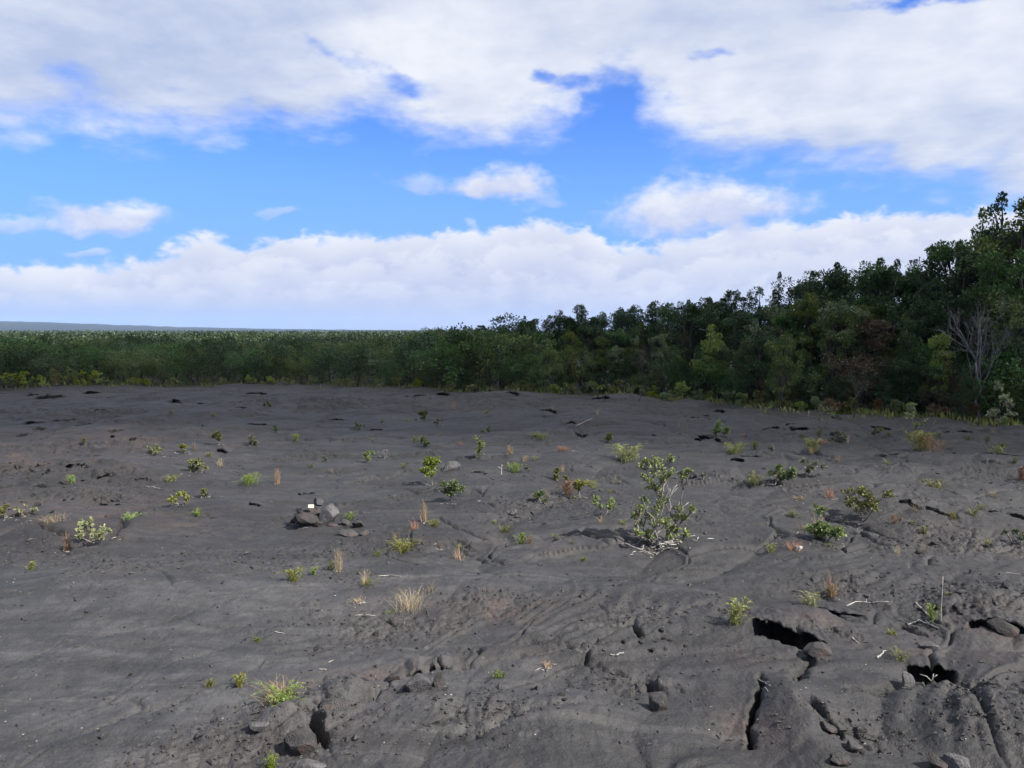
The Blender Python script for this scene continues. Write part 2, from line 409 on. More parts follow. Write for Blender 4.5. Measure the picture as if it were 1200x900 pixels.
def ground_mat():
    m, k = new_mat('lava_ground')
    pos = k.n('ShaderNodeTexCoord').outputs['Object']
    lava = k.n('ShaderNodeAttribute', attribute_name='lava').outputs['Fac']
    rough = k.n('ShaderNodeAttribute', attribute_name='rough').outputs['Fac']
    rust = k.n('ShaderNodeAttribute', attribute_name='rust').outputs['Fac']
    painted_dark = k.n('ShaderNodeAttribute', attribute_name='painted_dark').outputs['Fac']
    big = k.noise(pos, .22, 4, .55, .6); mid = k.noise(pos, 1.3, 5, .6, .4); fine = k.noise(pos, 11., 5, .65); grit = k.noise(pos, 70., 3, .7)
    mp = k.n('ShaderNodeMapping', {'Vector': pos, 'Rotation': (0, 0, -FLOW), 'Scale': (.5, 3., 1)}).outputs[0]
    streak = k.noise(mp, 1.6, 5, .6, .3)
    mp2 = k.n('ShaderNodeMapping', {'Vector': pos, 'Rotation': (0, 0, -FLOW * .4), 'Scale': (.35, 1.5, 1), 'Location': (3, 7, 0)}).outputs[0]
    band = k.noise(mp2, .9, 7, .66, .8)
    splot = k.noise(pos, 3.4, 6, .68, .5)
    c = k.mix(k.ss(.28, .72, mid), (.0228, .0226, .0238), (.0325, .0320, .0331))
    c = k.mix(k.m('MULTIPLY', k.ss(.42, .72, streak), .6), c, (.049, .0482, .0488))
    c = k.mix(k.m('MULTIPLY', k.ss(.48, .72, big), .35), c, (.050, .0455, .042))
    c = k.mix(k.m('MULTIPLY', rust, k.ss(.36, .64, mid)), c, (.066, .045, .038))
    tone = k.m('MULTIPLY', k.m('MULTIPLY_ADD', k.ss(.34, .66, band), .62, .66), k.m('MULTIPLY_ADD', k.ss(.36, .64, splot), .40, .80))
    c = k.mix(1., c, k.n('ShaderNodeCombineColor', {0: tone, 1: tone, 2: tone}).outputs[0], 'MULTIPLY')
    c = k.mix(k.m('MULTIPLY', rough, k.ss(.4, .62, fine)), c, (.044, .040, .038))
    # grit, pale specks and pits
    c = k.mix(k.m('MULTIPLY', k.ss(.50, .78, grit), .36), c, (.090, .088, .087))
    c = k.mix(k.m('MULTIPLY', k.ss(.48, .26, grit), .55), c, (.016, .016, .017))
    c = k.mix(k.m('MULTIPLY', k.ss(.60, .74, k.noise(pos, 5., 4, .7)), .55), c, (.085, .083, .082))
    # thin pale lines where the crust has been scuffed along the flow, as on the photograph's left
    ln = k.noise(k.n('ShaderNodeMapping', {'Vector': pos, 'Rotation': (0, 0, -FLOW), 'Scale': (.22, 5., 1)}).outputs[0], 1.3, 3, .5, .5)
    c = k.mix(k.m('MULTIPLY', k.ss(.60, .72, ln), .35), c, (.092, .088, .084))
    c = k.mix(painted_dark, c, k.mix(1., c, (.45, .44, .45), 'MULTIPLY'))  # multiplies the painted darkening into the lava colour
    soil = k.mix(k.ss(.35, .65, mid), (.018, .022, .010), (.040, .042, .018))
    col = k.mix(lava, soil, c)
    p = k.n('ShaderNodeBsdfPrincipled', {'Base Color': col, 'Roughness': k.m('MULTIPLY_ADD', splot, .5, .45), 'Specular IOR Level': .4})
    vor = k.n('ShaderNodeTexVoronoi', {'Vector': pos, 'Scale': 16.}, feature='F1').outputs['Distance']
    h = k.m('ADD', k.m('MULTIPLY', fine, 1.1), k.m('MULTIPLY', grit, .22))
    h = k.m('ADD', h, k.m('MULTIPLY', streak, .9))
    h = k.m('ADD', h, k.m('MULTIPLY', k.m('MULTIPLY', rough, vor), -1.3))
    h = k.m('ADD', h, k.m('MULTIPLY', splot, 1.2))
    bp = k.n('ShaderNodeBump', {'Height': h, 'Strength': .75, 'Distance': .035})
    k.put(p.inputs['Normal'], bp.outputs[0])
    k.n('ShaderNodeOutputMaterial', {'Surface': p.outputs[0]})
    return m
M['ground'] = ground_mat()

# ------------------------------------------------------------------ ground sheet
# overhanging lava lips: (px, py, half width px, band m, depth m, lip m)
LIPS = [(918, 777, 36, .62, .60, .05), (1088, 808, 21, .36, .40, .02), (1176, 754, 27, .40, .36, .03), (968, 731, 34, .24, .08, .03), (15, 491, 16, 1.5, .4, .16), (168, 468, 9, 2., .4, .2), (355, 475, 14, 1.8, .4, .22), (207, 475, 6, 1.6, .4, .18),
        (243, 479, 14, 1.5, .35, .16), (273, 490, 18, 1.3, .35, .15), (123, 485, 12, 1.4, .35, .15), (45, 486, 9, 1.4, .35, .15),
        (30, 515, 8, .9, .3, .12), (47, 510, 6, .9, .3, .13), (107, 541, 12, .7, .25, .09), (47, 539, 9, .7, .25, .09), (10, 580, 14, .6, .3, .09),
        (133, 595, 26, .5, .2, .07), (28, 621, 12, .45, .2, .06), (167, 571, 11, .5, .15, .06), (138, 514, 8, .9, .25, .1), (160, 522, 8, .8, .25, .08),
        (100, 507, 10, .9, .3, .1), (483, 470, 24, 2., .5, .24), (520, 468, 9, 2., .4, .22), (607, 469, 18, 2., .5, .2), (547, 469, 8, 2., .4, .2),
        (432, 475, 8, 1.7, .4, .2), (667, 507, 7, 1., .3, .12), (682, 514, 8, .9, .3, .11), (757, 488, 13, 1.3, .35, .14), (767, 514, 5, .9, .25, .1),
        (560, 557, 14, .6, .12, .05), (627, 607, 7, .4, .15, .05), (1153, 549, 44, .7, .25, .11), (1165, 559, 12, .5, .2, .07),
        (1083, 610, 34, .5, .22, .10), (1033, 511, 12, 1., .3, .1), (1097, 582, 10, .5, .2, .07), (1193, 612, 12, .5, .25, .08),
        (485, 806, 9, .2, .18, .03), (516, 801, 9, .2, .18, .03), (378, 616, 10, .3, .1, .03), (700, 478, 14, 1.6, .3, .14), (820, 497, 14, 1., .3, .1),
        (300, 507, 12, .9, .2, .08), (390, 500, 14, 1., .2, .1), (440, 510, 10, .9, .2, .08), (230, 510, 12, .9, .2, .09), (640, 488, 12, 1.2, .3, .12),
        (60, 470, 14, 1.8, .4, .2), (110, 465, 10, 2., .4, .2), (300, 466, 12, 2., .4, .2), (405, 466, 12, 2., .4, .2), (740, 474, 12, 1.6, .3, .16),
        (905, 512, 12, 1., .25, .1), (1125, 520, 16, .9, .25, .1), (1045, 545, 14, .7, .2, .08), (880, 545, 12, .7, .12, .06), (70, 555, 16, .6, .25, .09),
        (30, 560, 14, .6, .25, .09), (95, 562, 12, .6, .25, .08), (15, 548, 12, .6, .25, .09), (5, 525, 10, .8, .3, .1), (75, 500, 10, 1., .3, .12)]

for _i in range(46):
    _y = 466 + 150 * random.random() ** 1.5; _x = random.choice((random.uniform(0, 380), random.uniform(420, 1200), random.uniform(800, 1200)))
    LIPS.append((_x, _y, random.uniform(4, 11), .5 + 1.2 * (620 - _y) / 150 * random.uniform(.5, 1), .3, .04 + .1 * (620 - _y) / 150))
def make_ground():
    th_in = np.linspace(-math.radians(41), math.radians(41), 860)
    th_out = np.linspace(math.radians(41), 2 * PI - math.radians(41), 122)[1:-1]
    th = np.concatenate([th_in, th_out])
    r1 = np.exp(np.arange(math.log(2.2), math.log(64), .0036))
    r0 = np.linspace(.35, 2.1, 10)
    r2 = np.exp(np.linspace(math.log(66), math.log(9000), 130))
    rr = np.concatenate([r0, r1, r2])
    R, T = np.meshgrid(rr, th, indexing='ij')
    X = R * np.sin(T); Y = R * np.cos(T)
    sh = X.shape
    x = X.ravel(); y = Y.ravel()
    z = np.zeros_like(x)
    m = np.hypot(x, y) < 80
    z[m] = height(x[m], y[m])
    lm = lavamask(x, y); rg = np.where(m, roughness(x, y), 0)
    # folds
    prof = np.array([[0, 0, 0, 0], [.14, .03, -.5, 0], [.3, .25, -1, 0], [.5, 1.15, -1, 0], [.63, 1.1, -.3, 0], [.74, .42, 0, .25], [.80, .10, 0, .55], [.87, .16, 0, 1], [1, .6, 0, 1.05], [1.3, 1.3, 0, .9], [3, 3, 0, 0]])
    wide = np.array([[0, 0, 0, 0], [.10, .03, -.5, 0], [.24, .2, -1, 0], [.48, 1.6, -1, 0], [.60, 1.55, -.3, 0], [.72, .95, -.06, .2], [.79, .52, -.02, .55], [.86, .56, 0, 1], [1, .85, 0, 1.05], [1.5, 1.5, 0, .9], [3, 3, 0, 0]])
    px = x.copy(); py = y.copy()
    for i, (a, b, hw, L, d, h) in enumerate(LIPS):
        if b < 700: hw *= .85; L *= .34; d *= .34; h *= .42
        else: L *= .85
        cx, cy = [float(c) for c in flat(a, b)]
        D = math.hypot(cx, cy); hl = hw * D / FPX * 1.25
        near = b > 700
        va = math.atan2(cx, cy) + random.uniform(-.3, .3) * (.35 if near else 1)
        pf = wide if near and hw > 17 and L > .29 else prof; nz = .4 if near else 1.
        nx, ny = math.sin(va), math.cos(va)
        sel = np.where((np.abs(px - cx) < hl + 3 * L) & (np.abs(py - cy) < hl + 3 * L))[0]
        if not len(sel): continue
        ex = px[sel] - cx; ey = py[sel] - cy
        aa = (ex * ny - ey * nx)
        s = ex * nx + ey * ny
        s = (s + L * nz * (.35 * noise(aa * 1.6 / L ** .5 + i * 7.3, aa * 0 + i, 5) + .18 * noise(aa * 6 / L ** .5, aa * 0 + i, 6)) + .25 * (aa / hl) ** 2 * L) / L
        w = np.clip(1.25 * (1 - (aa / hl) ** 2), 0, 1) * (.75 + .5 * np.clip(noise(aa * 2.2 / L, aa * 0 + 3 * i, 8), -.5, .5))
        w = np.clip(w, 0, 1.1)
        ok = (s > 0) & (s < 3) & (w > 0)
        sel, s, w = sel[ok], s[ok], w[ok]
        yo = np.interp(s, pf[:, 0], pf[:, 1]); zd = np.interp(s, pf[:, 0], pf[:, 2]); zh = np.interp(s, pf[:, 0], pf[:, 3])
        sh_ = w * (yo - s) * L
        x[sel] += nx * sh_; y[sel] += ny * sh_
        z[sel] += w * (zd * d + zh * h)
    v = np.stack([x, y, z], -1)
    nr, nt = sh
    i = np.arange(nr - 1)[:, None] * nt; j = np.arange(nt)[None, :]; k = (j + 1) % nt
    q = np.stack([i + j, i + nt + j, i + nt + k, i + k], -1).reshape(-1, 4)[:, ::-1]
    mb = MB(); mb.add(v, q)
    c = len(v)
    mb.add([[0, 0, float(z[:nt].mean())]])
    mb.t.append(np.stack([np.full(nt, c), np.arange(nt), (np.arange(nt) + 1) % nt], -1)[:, ::-1])
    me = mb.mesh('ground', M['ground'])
    def att(name, val):
        at = me.attributes.new(name, 'FLOAT', 'POINT'); at.data.foreach_set('value', np.append(val, val[:nt].mean()).astype(np.float32))
    att('lava', lm); att('rough', rg)
    rust = np.zeros(len(x))
    for a, b, rx, ry, s_ in [(60, 610, 2.6, 1.5, 1.), (30, 545, 3.5, 2.2, .95), (120, 520, 4., 2.5, .7), (1180, 640, 1.6, 1., .5), (90, 515, 3, 1.2, .6), (1185, 745, .6, .4, 1.), (560, 725, 1., .5, .6), (440, 812, .5, .25, .8),
                             (860, 800, .5, .3, .5), (1150, 790, .6, .3, .5), (330, 890, .6, .3, .5), (850, 870, .4, .4, .7), (670, 790, .6, .3, .4), (950, 750, .4, .25, .7),
                             (640, 640, 1.5, .8, .3), (1120, 780, 1., .5, .4)]:
        cx, cy = [float(t) for t in flat(a, b)]
        rust = np.maximum(rust, s_ * np.exp(-((x - cx) / rx) ** 2 - ((y - cy) / ry) ** 2))
    att('rust', np.clip(rust * (1 + fbm(x, y, 2, 19)), 0, 1))
    # cloud shade painted into the lava colour farther out; right side darkened too
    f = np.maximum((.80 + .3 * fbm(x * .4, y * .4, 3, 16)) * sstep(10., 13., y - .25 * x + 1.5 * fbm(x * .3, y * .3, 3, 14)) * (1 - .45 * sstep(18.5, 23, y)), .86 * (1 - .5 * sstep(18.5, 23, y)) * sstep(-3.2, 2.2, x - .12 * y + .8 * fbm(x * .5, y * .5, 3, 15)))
    att('painted_dark', np.clip(f, 0, 1))
    g = link('ground', me); g['kind'] = 'structure'
    return g
make_ground()

# ------------------------------------------------------------------ far hills
def make_hills():
    prof = [(-900, 372), (-500, 374), (-200, 375), (0, 376.5), (60, 378), (130, 380.5), (200, 383), (300, 385.2), (420, 386.6), (620, 387.6), (900, 387.8), (1400, 387.5), (2000, 387)]
    az = np.linspace(-math.radians(60), math.radians(50), 420)
    pxs = 600 + FPX * np.tan(az)
    top = np.interp(pxs, [p[0] for p in prof], [p[1] for p in prof])
    _, dz = ray(np.full_like(top, 600), top)
    mb = MB()
    rr = np.linspace(4600, 7600, 26)
    T = np.array([math.sin(PI * k / 25 * .5) for k in range(26)])
    A, R = np.meshgrid(az, rr, indexing='ij')
    crest = (CAM_Z + dz * 7600 * np.cos(az))[:, None] + 3.2 * fbm(az[:, None] * 60, az[:, None] * 0, 4, 7)
    Z = crest * T[None, :] ** 1.4 + 2.5 * fbm(A * 90, R / 260, 4, 8) * T[None, :]
    Z[:, 0] = -2
    v = np.stack([R * np.sin(A), R * np.cos(A), Z], -1).reshape(-1, 3)
    n, m_ = A.shape
    i = np.arange(n - 1)[:, None] * m_; j = np.arange(m_ - 1)[None, :]
    q = np.stack([i + j, i + m_ + j, i + m_ + j + 1, i + j + 1], -1).reshape(-1, 4)[:, ::-1]
    mb.add(v, q)
    m, k = new_mat('hill_woods')
    pos = k.n('ShaderNodeTexCoord').outputs['Object']
    n1 = k.noise(pos, .004, 6, .7)
    p = k.n('ShaderNodeBsdfPrincipled', {'Base Color': k.mix(k.ss(.35, .65, n1), (.006, .010, .006), (.018, .026, .012)), 'Roughness': 1., 'Specular IOR Level': 0.})
    k.n('ShaderNodeOutputMaterial', {'Surface': p.outputs[0]})
    h = link('hills', mb.mesh('hills', m)); h['kind'] = 'structure'
make_hills()

# ------------------------------------------------------------------ trees
def make_tree_meshes(seed, H=5., Wd=2.6, style='round', nclump=70, perclump=75, leaf=.085):
    rng = np.random.default_rng(seed)
    tr = MB(); cr = MB()
    top = np.array([rng.uniform(-.15, .15) * Wd, rng.uniform(-.15, .15) * Wd, H * .88])
    tp = curve_pts((0, 0, -.15), top, 0, 7, rng, .018)
    tube(tr, tp, np.linspace(.022 * H, .005 * H, 7), 6)
    nl = {'round': 7, 'upright': 5, 'spread': 8, 'spire': 9}[style]
    tips = [(top, .32 * Wd)]
    for i in range(nl):
        t = rng.uniform(.18, .75); base = np.array([np.interp(t, np.linspace(0, 1, 7), tp[:, k]) for k in range(3)])
        a = rng.uniform(0, 2 * PI)
        if style == 'upright': rad = rng.uniform(.15, .42) * Wd; zt = H * rng.uniform(.5, .97)
        elif style == 'spire': rad = .5 * Wd * (1.05 - t) * rng.uniform(.6, 1.1); zt = H * (t * .95 + .06)
        elif style == 'spread': rad = rng.uniform(.3, .6) * Wd; zt = H * rng.uniform(.45, .9)
        else: rad = rng.uniform(.25, .5) * Wd; zt = H * rng.uniform(.4, .92)
        tip = np.array([math.cos(a) * rad, math.sin(a) * rad, max(zt, base[2] + .1 * H)])
        lp = curve_pts(base, tip, -.25, 6, rng, .02)
        tube(tr, lp, np.linspace(.009 * H, .003 * H, 6), 5)
        tips.append((tip, rng.uniform(.2, .34) * Wd))
    # clumps of leaves round the limb ends, and some low on the trunk
    cl = []
    for k in range(nclump):
        if rng.uniform() < .64:
            tip, rad = tips[rng.integers(len(tips))]
            d = norm(rng.normal(0, 1, 3)) * rad * rng.uniform(.3, 1.05); d[2] *= .75
            c = tip + d
        else:
            a = rng.uniform(0, 2 * PI); zz = rng.uniform(.04, .8)
            w = {'spire': .5 * (1 - zz), 'upright': .33, 'round': .40 * math.sin(PI * min(1, zz * .8 + .25)), 'spread': .25 * zz + .28}[style] * Wd
            c = np.array([math.cos(a) * w * rng.uniform(.4, 1), math.sin(a) * w * rng.uniform(.4, 1), zz * H])
        if c[2] > H * .99: c[2] = H * rng.uniform(.8, .98)
        if c[2] < .05 * H: c[2] = .06 * H
        cl.append((c, rng.uniform(.055, .125) * Wd + .05))
    cl.append((top + (0, 0, H * .07), .08 * Wd)); cl.append((top + (0, 0, H * .10), .05 * Wd))
    centre = np.array([0, 0, H * .5])
    for c, rad in cl:
        n = int(perclump * rng.uniform(.6, 1.3))
        d = norm(rng.normal(0, 1, (n, 3)) + np.array([0, 0, .35]))
        p = c + d * rad * rng.uniform(.25, 1.0, (n, 1)) ** .6 * np.array([1, 1, .8])
        ld = norm(d + rng.normal(0, .55, (n, 3)) + np.array([0, 0, .15]))
        tn = np.clip(rng.normal(.4, .22, n) + rng.normal(0, .16), 0, 1)
        leaves(cr, p, ld, leaf * rng.uniform(.7, 1.3, n), rng, .62, tn)
        q = curve_pts(c * .55 + tp[min(6, max(0, int(c[2] / H * 6)))] * .45, c, .1, 3, rng)
        tube(tr, q, [.004 * H, .003 * H, .002 * H], 3)
    return tr.mesh('trunk', M['bark']), cr.mesh('crown', M['crown_dark'], False)

PROTO = {}
sd = 100
for st, cnt in (('round', 4), ('upright', 6), ('spread', 2), ('spire', 4)):
    PROTO[st] = []
    for i in range(cnt):
        sd += 1
        PROTO[st].append(make_tree_meshes(sd, 5., {'round': 2.3, 'upright': 1.7, 'spread': 2.9, 'spire': 1.8}[st], st, {'spire': 80, 'upright': 80, 'round': 105, 'spread': 105}[st], 80))
LOW = [make_tree_meshes(300 + i, 2.5, 2.6, 'round' if i % 3 else 'spread', 62, 60, .075) for i in range(7)]

def place_tree(x, y, h, wscale, style, tone, label, group, low=False, z=0., name='broadleaf_tree'):
    tm, cm = random.choice(LOW if low else PROTO[style])
    s = h / (2.5 if low else 5.)
    o = thing(name, (x, y, z - .02), random.uniform(0, 2 * PI), (s * wscale, s * wscale, s))
    tag(o, label, 'tree', group)
    link('trunk', tm, o)
    c = link('crown', cm, o)
    c.material_slots[0].link = 'OBJECT'; c.material_slots[0].material = M['crown_' + tone]
    return o

TONEWORD = {'dark': 'dark green', 'mid': 'mid green', 'olive': 'olive green', 'pale': 'pale grey-green', 'yellow': 'yellow-green', 'brown': 'brownish'}
STYLEWORD = {'round': 'round-crowned', 'upright': 'upright', 'spread': 'spreading', 'spire': 'pointed'}
ORD = ['first', 'second', 'third', 'fourth', 'fifth', 'sixth', 'seventh', 'eighth', 'ninth', 'tenth', 'eleventh', 'twelfth', 'thirteenth', 'fourteenth', 'fifteenth',
       'sixteenth', 'seventeenth', 'eighteenth', 'nineteenth', 'twentieth', 'twenty-first', 'twenty-second', 'twenty-third', 'twenty-fourth', 'twenty-fifth', 'twenty-sixth',
       'twenty-seventh', 'twenty-eighth', 'twenty-ninth', 'thirtieth', 'thirty-first', 'thirty-second', 'thirty-third', 'thirty-fourth']

def at_depth(px, D):
    dx, _ = ray(px, 450)
    y = D / math.sqrt(1 + float(dx) ** 2)
    return float(dx) * y, y

def top_z(py, y):
    _, dz = ray(600, py)
    return CAM_Z + float(dz) * y

SIL = [(500, 392), (528, 386), (560, 389), (600, 383), (616, 372), (640, 372), (680, 362), (705, 371), (722, 366), (760, 357), (800, 355), (850, 346), (885, 343), (907, 330), (935, 338),
       (970, 314), (1000, 327), (1030, 309), (1060, 320), (1085, 306), (1112, 292), (1135, 300), (1150, 258), (1163, 268), (1180, 236), (1200, 250), (1260, 235)]
def sil(px): return float(np.interp(px, [s[0] for s in SIL], [s[1] for s in SIL]))
def edge_px(px): return float(np.interp(px, [e[0] for e in EDGE], [e[1] for e in EDGE]))
def zone_word(px):
    for lim, w in ((90, 'behind the yellow-green edge bushes'), (190, 'behind the tangled leafy bush'), (290, 'left of the cairn'),
                   (400, 'behind the cairn'), (480, 'right of the cairn'), (560, 'behind the two bushy green shrubs'),
                   (640, 'behind the slender shrub')):
        if px < lim: return w
    return 'where the tall wood begins'

rt = random.Random(5)
# skyline trees of the tall wood on the right (back row), by the bumps of the skyline
SKY = [(615, 373, 'spire'), (640, 372, 'round'), (660, 368, 'round'), (681, 361, 'upright'), (703, 370, 'round'), (724, 365, 'round'), (745, 362, 'round'), (765, 356, 'upright'), (786, 358, 'round'),
       (803, 354, 'upright'), (826, 351, 'round'), (850, 345, 'upright'), (872, 347, 'round'), (890, 341, 'round'), (907, 322, 'spire'), (930, 338, 'round'), (958, 320, 'round'), (974, 311, 'upright'), (1002, 327, 'round'),
       (1022, 305, 'upright'), (1040, 307, 'spire'), (1065, 317, 'round'), (1087, 306, 'round'), (1112, 286, 'upright'), (1132, 296, 'round'), (1151, 246, 'spire'), (1165, 275, 'round'), (1178, 226, 'spire'), (1198, 240, 'round'),
       (1222, 235, 'upright'), (1250, 230, 'round')]
n_tree = 0
for i, (px, py, st) in enumerate(SKY):
    D = edge_r(math.atan((px - 600) / FPX)) + rt.uniform(6, 9)
    x, y = at_depth(px, D)
    tone = 'olive' if px > 1190 else rt.choice(['dark', 'dark', 'dark', 'mid'])
    k = len(SKY) - 1 - i
    lab = f"{TONEWORD[tone]} {STYLEWORD[st]} tree on the right skyline, {ORD[i]} from its left end"
    if px == 1178: lab = "tallest dark pointed tree on the skyline at the right edge of the wood"
    if px == 1151: lab = "narrow dark spire tree just left of the tallest tree on the skyline"
    if px == 907: lab = "tree whose thin tufted tip pokes above the right wood's skyline"
    if px == 615: lab = "leftmost pointed tree where the tall wood's skyline begins to rise"
    w = rt.uniform(.8, 1.05) * (.75 if st == 'spire' else 1)
    place_tree(x, y, top_z(py - 3, y), w, st, tone, lab, "skyline trees of the tall wood on the right"); n_tree += 1
# middle rows
MIDN = 0
for row, (off, nn, frac) in enumerate(((3.2, 31, .83), (8.5, 22, .97), (1.5, 26, .66))):
    for i in range(nn):
        px = 590 + (i + rt.uniform(.2, .8)) * (640 / nn)
        D = edge_r(math.atan((px - 600) / FPX)) + off + rt.uniform(-.9, .9)
        if 1118 < px < 1184 and row == 2: px = 1205 + (px - 1118) * .5
        x, y = at_depth(px, D)
        h = max(1.5, top_z(sil(px), y) * ((frac if px < 1100 else frac - .09) + rt.uniform(-.12, .12) * (row != 1)))
        st = rt.choice(['round', 'upright', 'upright', 'spire'])
        tone = rt.choice(['dark', 'dark', 'dark', 'mid', 'mid', 'olive', 'pale'] if row != 1 else ['dark'])
        part = ORD[i]
        rw = ('in the second row', 'deep inside', 'in the first row')[row]
        lab = f"{TONEWORD[tone]} {STYLEWORD[st]} tree {rw} of the right wood, {part} from left"
        place_tree(x, y, h, rt.uniform(.9, 1.3), st, tone, lab, "trees massed below the right wood's skyline"); n_tree += 1
# trees one can tell apart in the front of the right wood: px, base py, top py, style, tone, width, label
for px, py, ty, st, tone, w, lab in [
    (985, 488, 352, 'upright', 'pale', 1.1, "tall pale green tree standing in front, right of the wood's middle"),
    (1022, 490, 372, 'upright', 'brown', 1.25, "brownish half-withered tree beside the tall pale green tree"),
    (878, 482, 372, 'spire', 'pale', 1.1, "slim pale grey-green tree in front, a third of the way into the right wood"),
    (915, 483, 400, 'round', 'olive', 1., "low olive tree left of the tall pale green tree at the wood's edge"),
    (836, 479, 382, 'round', 'yellow', 1., "yellow-green lit tree at the front left of the right wood"),
    (1100, 494, 395, 'upright', 'yellow', .9, "yellow-green narrow tree just left of the bare dead tree"),
    (1222, 503, 325, 'spread', 'olive', 1., "sunlit olive tree at the right frame edge, beside the bare dead tree"),
    (775, 473, 392, 'upright', 'pale', 1., "greyish small tree with thin crown in front of the right wood's left half"),
    (690, 468, 412, 'round', 'pale', 1.1, "rounded grey-green small tree in front where the wood is low"),
    (640, 466, 402, 'round', 'olive', 1.1, "olive small tree at the foot of the wood's left slope"),
    (1060, 493, 410, 'spread', 'dark', 1.1, "dark spreading tree under the skyline left of the yellow-green narrow tree"),
    (1128, 496, 440, 'round', 'dark', 1., "dark low tree growing behind the foot of the bare dead tree"),
    (946, 485, 425, 'round', 'dark', 1.1, "dark low tree directly left of the tall pale tree's foot"),
    (800, 475, 420, 'round', 'mid', 1.1, "mid green low tree between the greyish small tree and the yellow-green lit tree")]:
    x, y, z = [float(t[0]) for t in hit(px, py - 3)]
    place_tree(x, y, top_z(ty, y), w, st, tone, lab, "trees along the front of the right wood", z=z); n_tree += 1

# low bushy trees that close the foot of the right wood
for i in range(34):
    px = 600 + (i + rt.uniform(.1, .9)) * 18.6
    D = edge_r(math.atan((px - 600) / FPX)) + rt.uniform(.2, 1.3)
    x, y = at_depth(px, D)
    tone = rt.choice(['dark', 'dark', 'mid', 'olive', 'mid', 'brown'])
    place_tree(x, y, rt.uniform(1.1, 2.4) * (1 + .25 * sstep(900, 1200, px)), rt.uniform(.8, 1.15), 'round', tone, f"low bushy {TONEWORD[tone]} tree closing the right wood's foot, {ORD[i]} from left", "low bushy trees at the foot of the right wood", True)

# the low wood on the left
def low_row(off, nn, lo, hi, fr, px0=-30, px1=600, jit=1.2):
    global n_tree
    for i in range(nn):
        px = px0 + (i + rt.uniform(.1, .9)) * ((px1 - px0) / nn)
        D = edge_r(math.atan((px - 600) / FPX)) + off + rt.uniform(-jit, jit)
        x, y = at_depth(px, D)
        h = rt.uniform(lo - .25, hi + .1) * (1 + .5 * sstep(440, 600, px))
        tone = rt.choice(['dark', 'dark', 'mid', 'mid', 'olive', 'olive', 'pale'])
        if fr == 0:
            lab = f"low {TONEWORD[tone]} tree on the lava's far edge, {ORD[i]} from photo's left"
            g = 'low trees fringing the far edge of the lava'
        else:
            lab = f"low {TONEWORD[tone]} far-wood tree in row {('two', 'three', 'four', 'five', 'six', 'seven')[fr - 1]}, {zone_word(px)}"
            g = f"low {TONEWORD[tone]} trees of the far wood {zone_word(px)}"
        place_tree(x, y, h, rt.uniform(1.0, 1.35), 'round', tone, lab, g, True); n_tree += 1
low_row(1.6, 29, 1.5, 2.6, 0, jit=.7)
low_row(4.3, 27, 1.9, 2.6, 1)
low_row(7.6, 27, 1.9, 2.6, 2)
low_row(11.5, 27, 2.0, 2.6, 3)
low_row(16, 26, 2.0, 2.7, 4)
low_row(21, 26, 2.0, 2.7, 5, jit=2)
# two tall ones that break the horizon
for px, py in ((528, 382), (546, 381)):
    x, y = at_depth(px, edge_r(math.atan((px - 600) / FPX)) + 9)
    place_tree(x, y, top_z(py, y), .75, 'spire', 'dark', "slim dark tree breaking the horizon, the " + ("left" if px < 540 else "right") + " one of a pair", "pair of slim trees on the horizon"); n_tree += 1

# the far wood that nobody could count
def far_wood():
    rng = np.random.default_rng(11)
    mb = MB()
    N = 8200
    r = np.exp(rng.uniform(math.log(66), math.log(4600), N)); az = rng.uniform(-math.radians(44), math.radians(44), N)
    er = edge_r(az)
    ok = r > er + np.where(az > .02, 15, 23.)
    r, az = r[ok], az[ok]
    for R_, a in zip(r, az):
        px = R_ * .00125                                     # metres one pixel covers there
        h = rng.uniform(1.7, 2.85) if a < .1 else rng.uniform(2.3, 3.4)
        w = rng.uniform(1.0, 1.9) * (1 + min(2.5, R_ / 500))
        n = int(np.clip(140 * (90 / R_) ** 1.2, 6, 200))
        ls = max(.10, px * 1.7)
        c = np.array([R_ * math.sin(a), R_ * math.cos(a), h * .55])
        nb = max(2, int(7 * (100 / R_) ** .5))
        bl = norm(rng.normal(0, 1, (nb, 3))) * np.array([w * .6, w * .6, h * .30])
        k = rng.integers(0, nb, n)
        d = norm(rng.normal(0, 1, (n, 3)))
        p = c + bl[k] + d * np.array([w * .45, w * .45, h * .2]) * rng.uniform(.4, 1, (n, 1))
        p[:, 2] = np.clip(p[:, 2], .2, h)
        base = float(np.clip(.40 + .55 * noise(np.array([c[0] / (12 + R_ * .12)]), np.array([c[1] / (12 + R_ * .12)]), 44)[0] + rng.normal(0, .16 if R_ < 200 else .07), 0, 1))
        tn = np.clip(base * (1 if R_ < 160 else .7) + rng.normal(0, .14 if R_ < 160 else .06, n), 0, 1)
        leaves(mb, p, norm(d + rng.normal(0, .5, (n, 3))), ls * rng.uniform(.7, 1.3, n), rng, .8, tn)
    o = link('distant_wood', mb.mesh('distant_wood', M['far'], False)); o['kind'] = 'stuff'
    tag(o, 'dark green low woodland stretching away to the horizon', 'woodland')
far_wood()

# ------------------------------------------------------------------ dead trees
def grow(mb, p, d, L, r, depth, rng, up=.25, spread=.55):
    n = 5
    pts = [p]; dd = d.copy()
    for i in range(n):
        dd = norm(dd + rng.normal(0, .10, 3) + np.array([0, 0, up * .25])); pts.append(pts[-1] + dd * L / n)
    pts = np.array(pts)
    tube(mb, pts, np.linspace(r, r * .45, n + 1), 5 if depth > 1 else 3)
    if depth == 0: return
    for k in range(rng.integers(3, 6)):
        t = rng.uniform(.3, 1); q = pts[int(round(t * n))]
        nd = norm(dd + rng.normal(0, spread, 3) + np.array([0, 0, up]))
        grow(mb, q, nd, L * rng.uniform(.5, .78), r * .5, depth - 1, rng, up, spread)

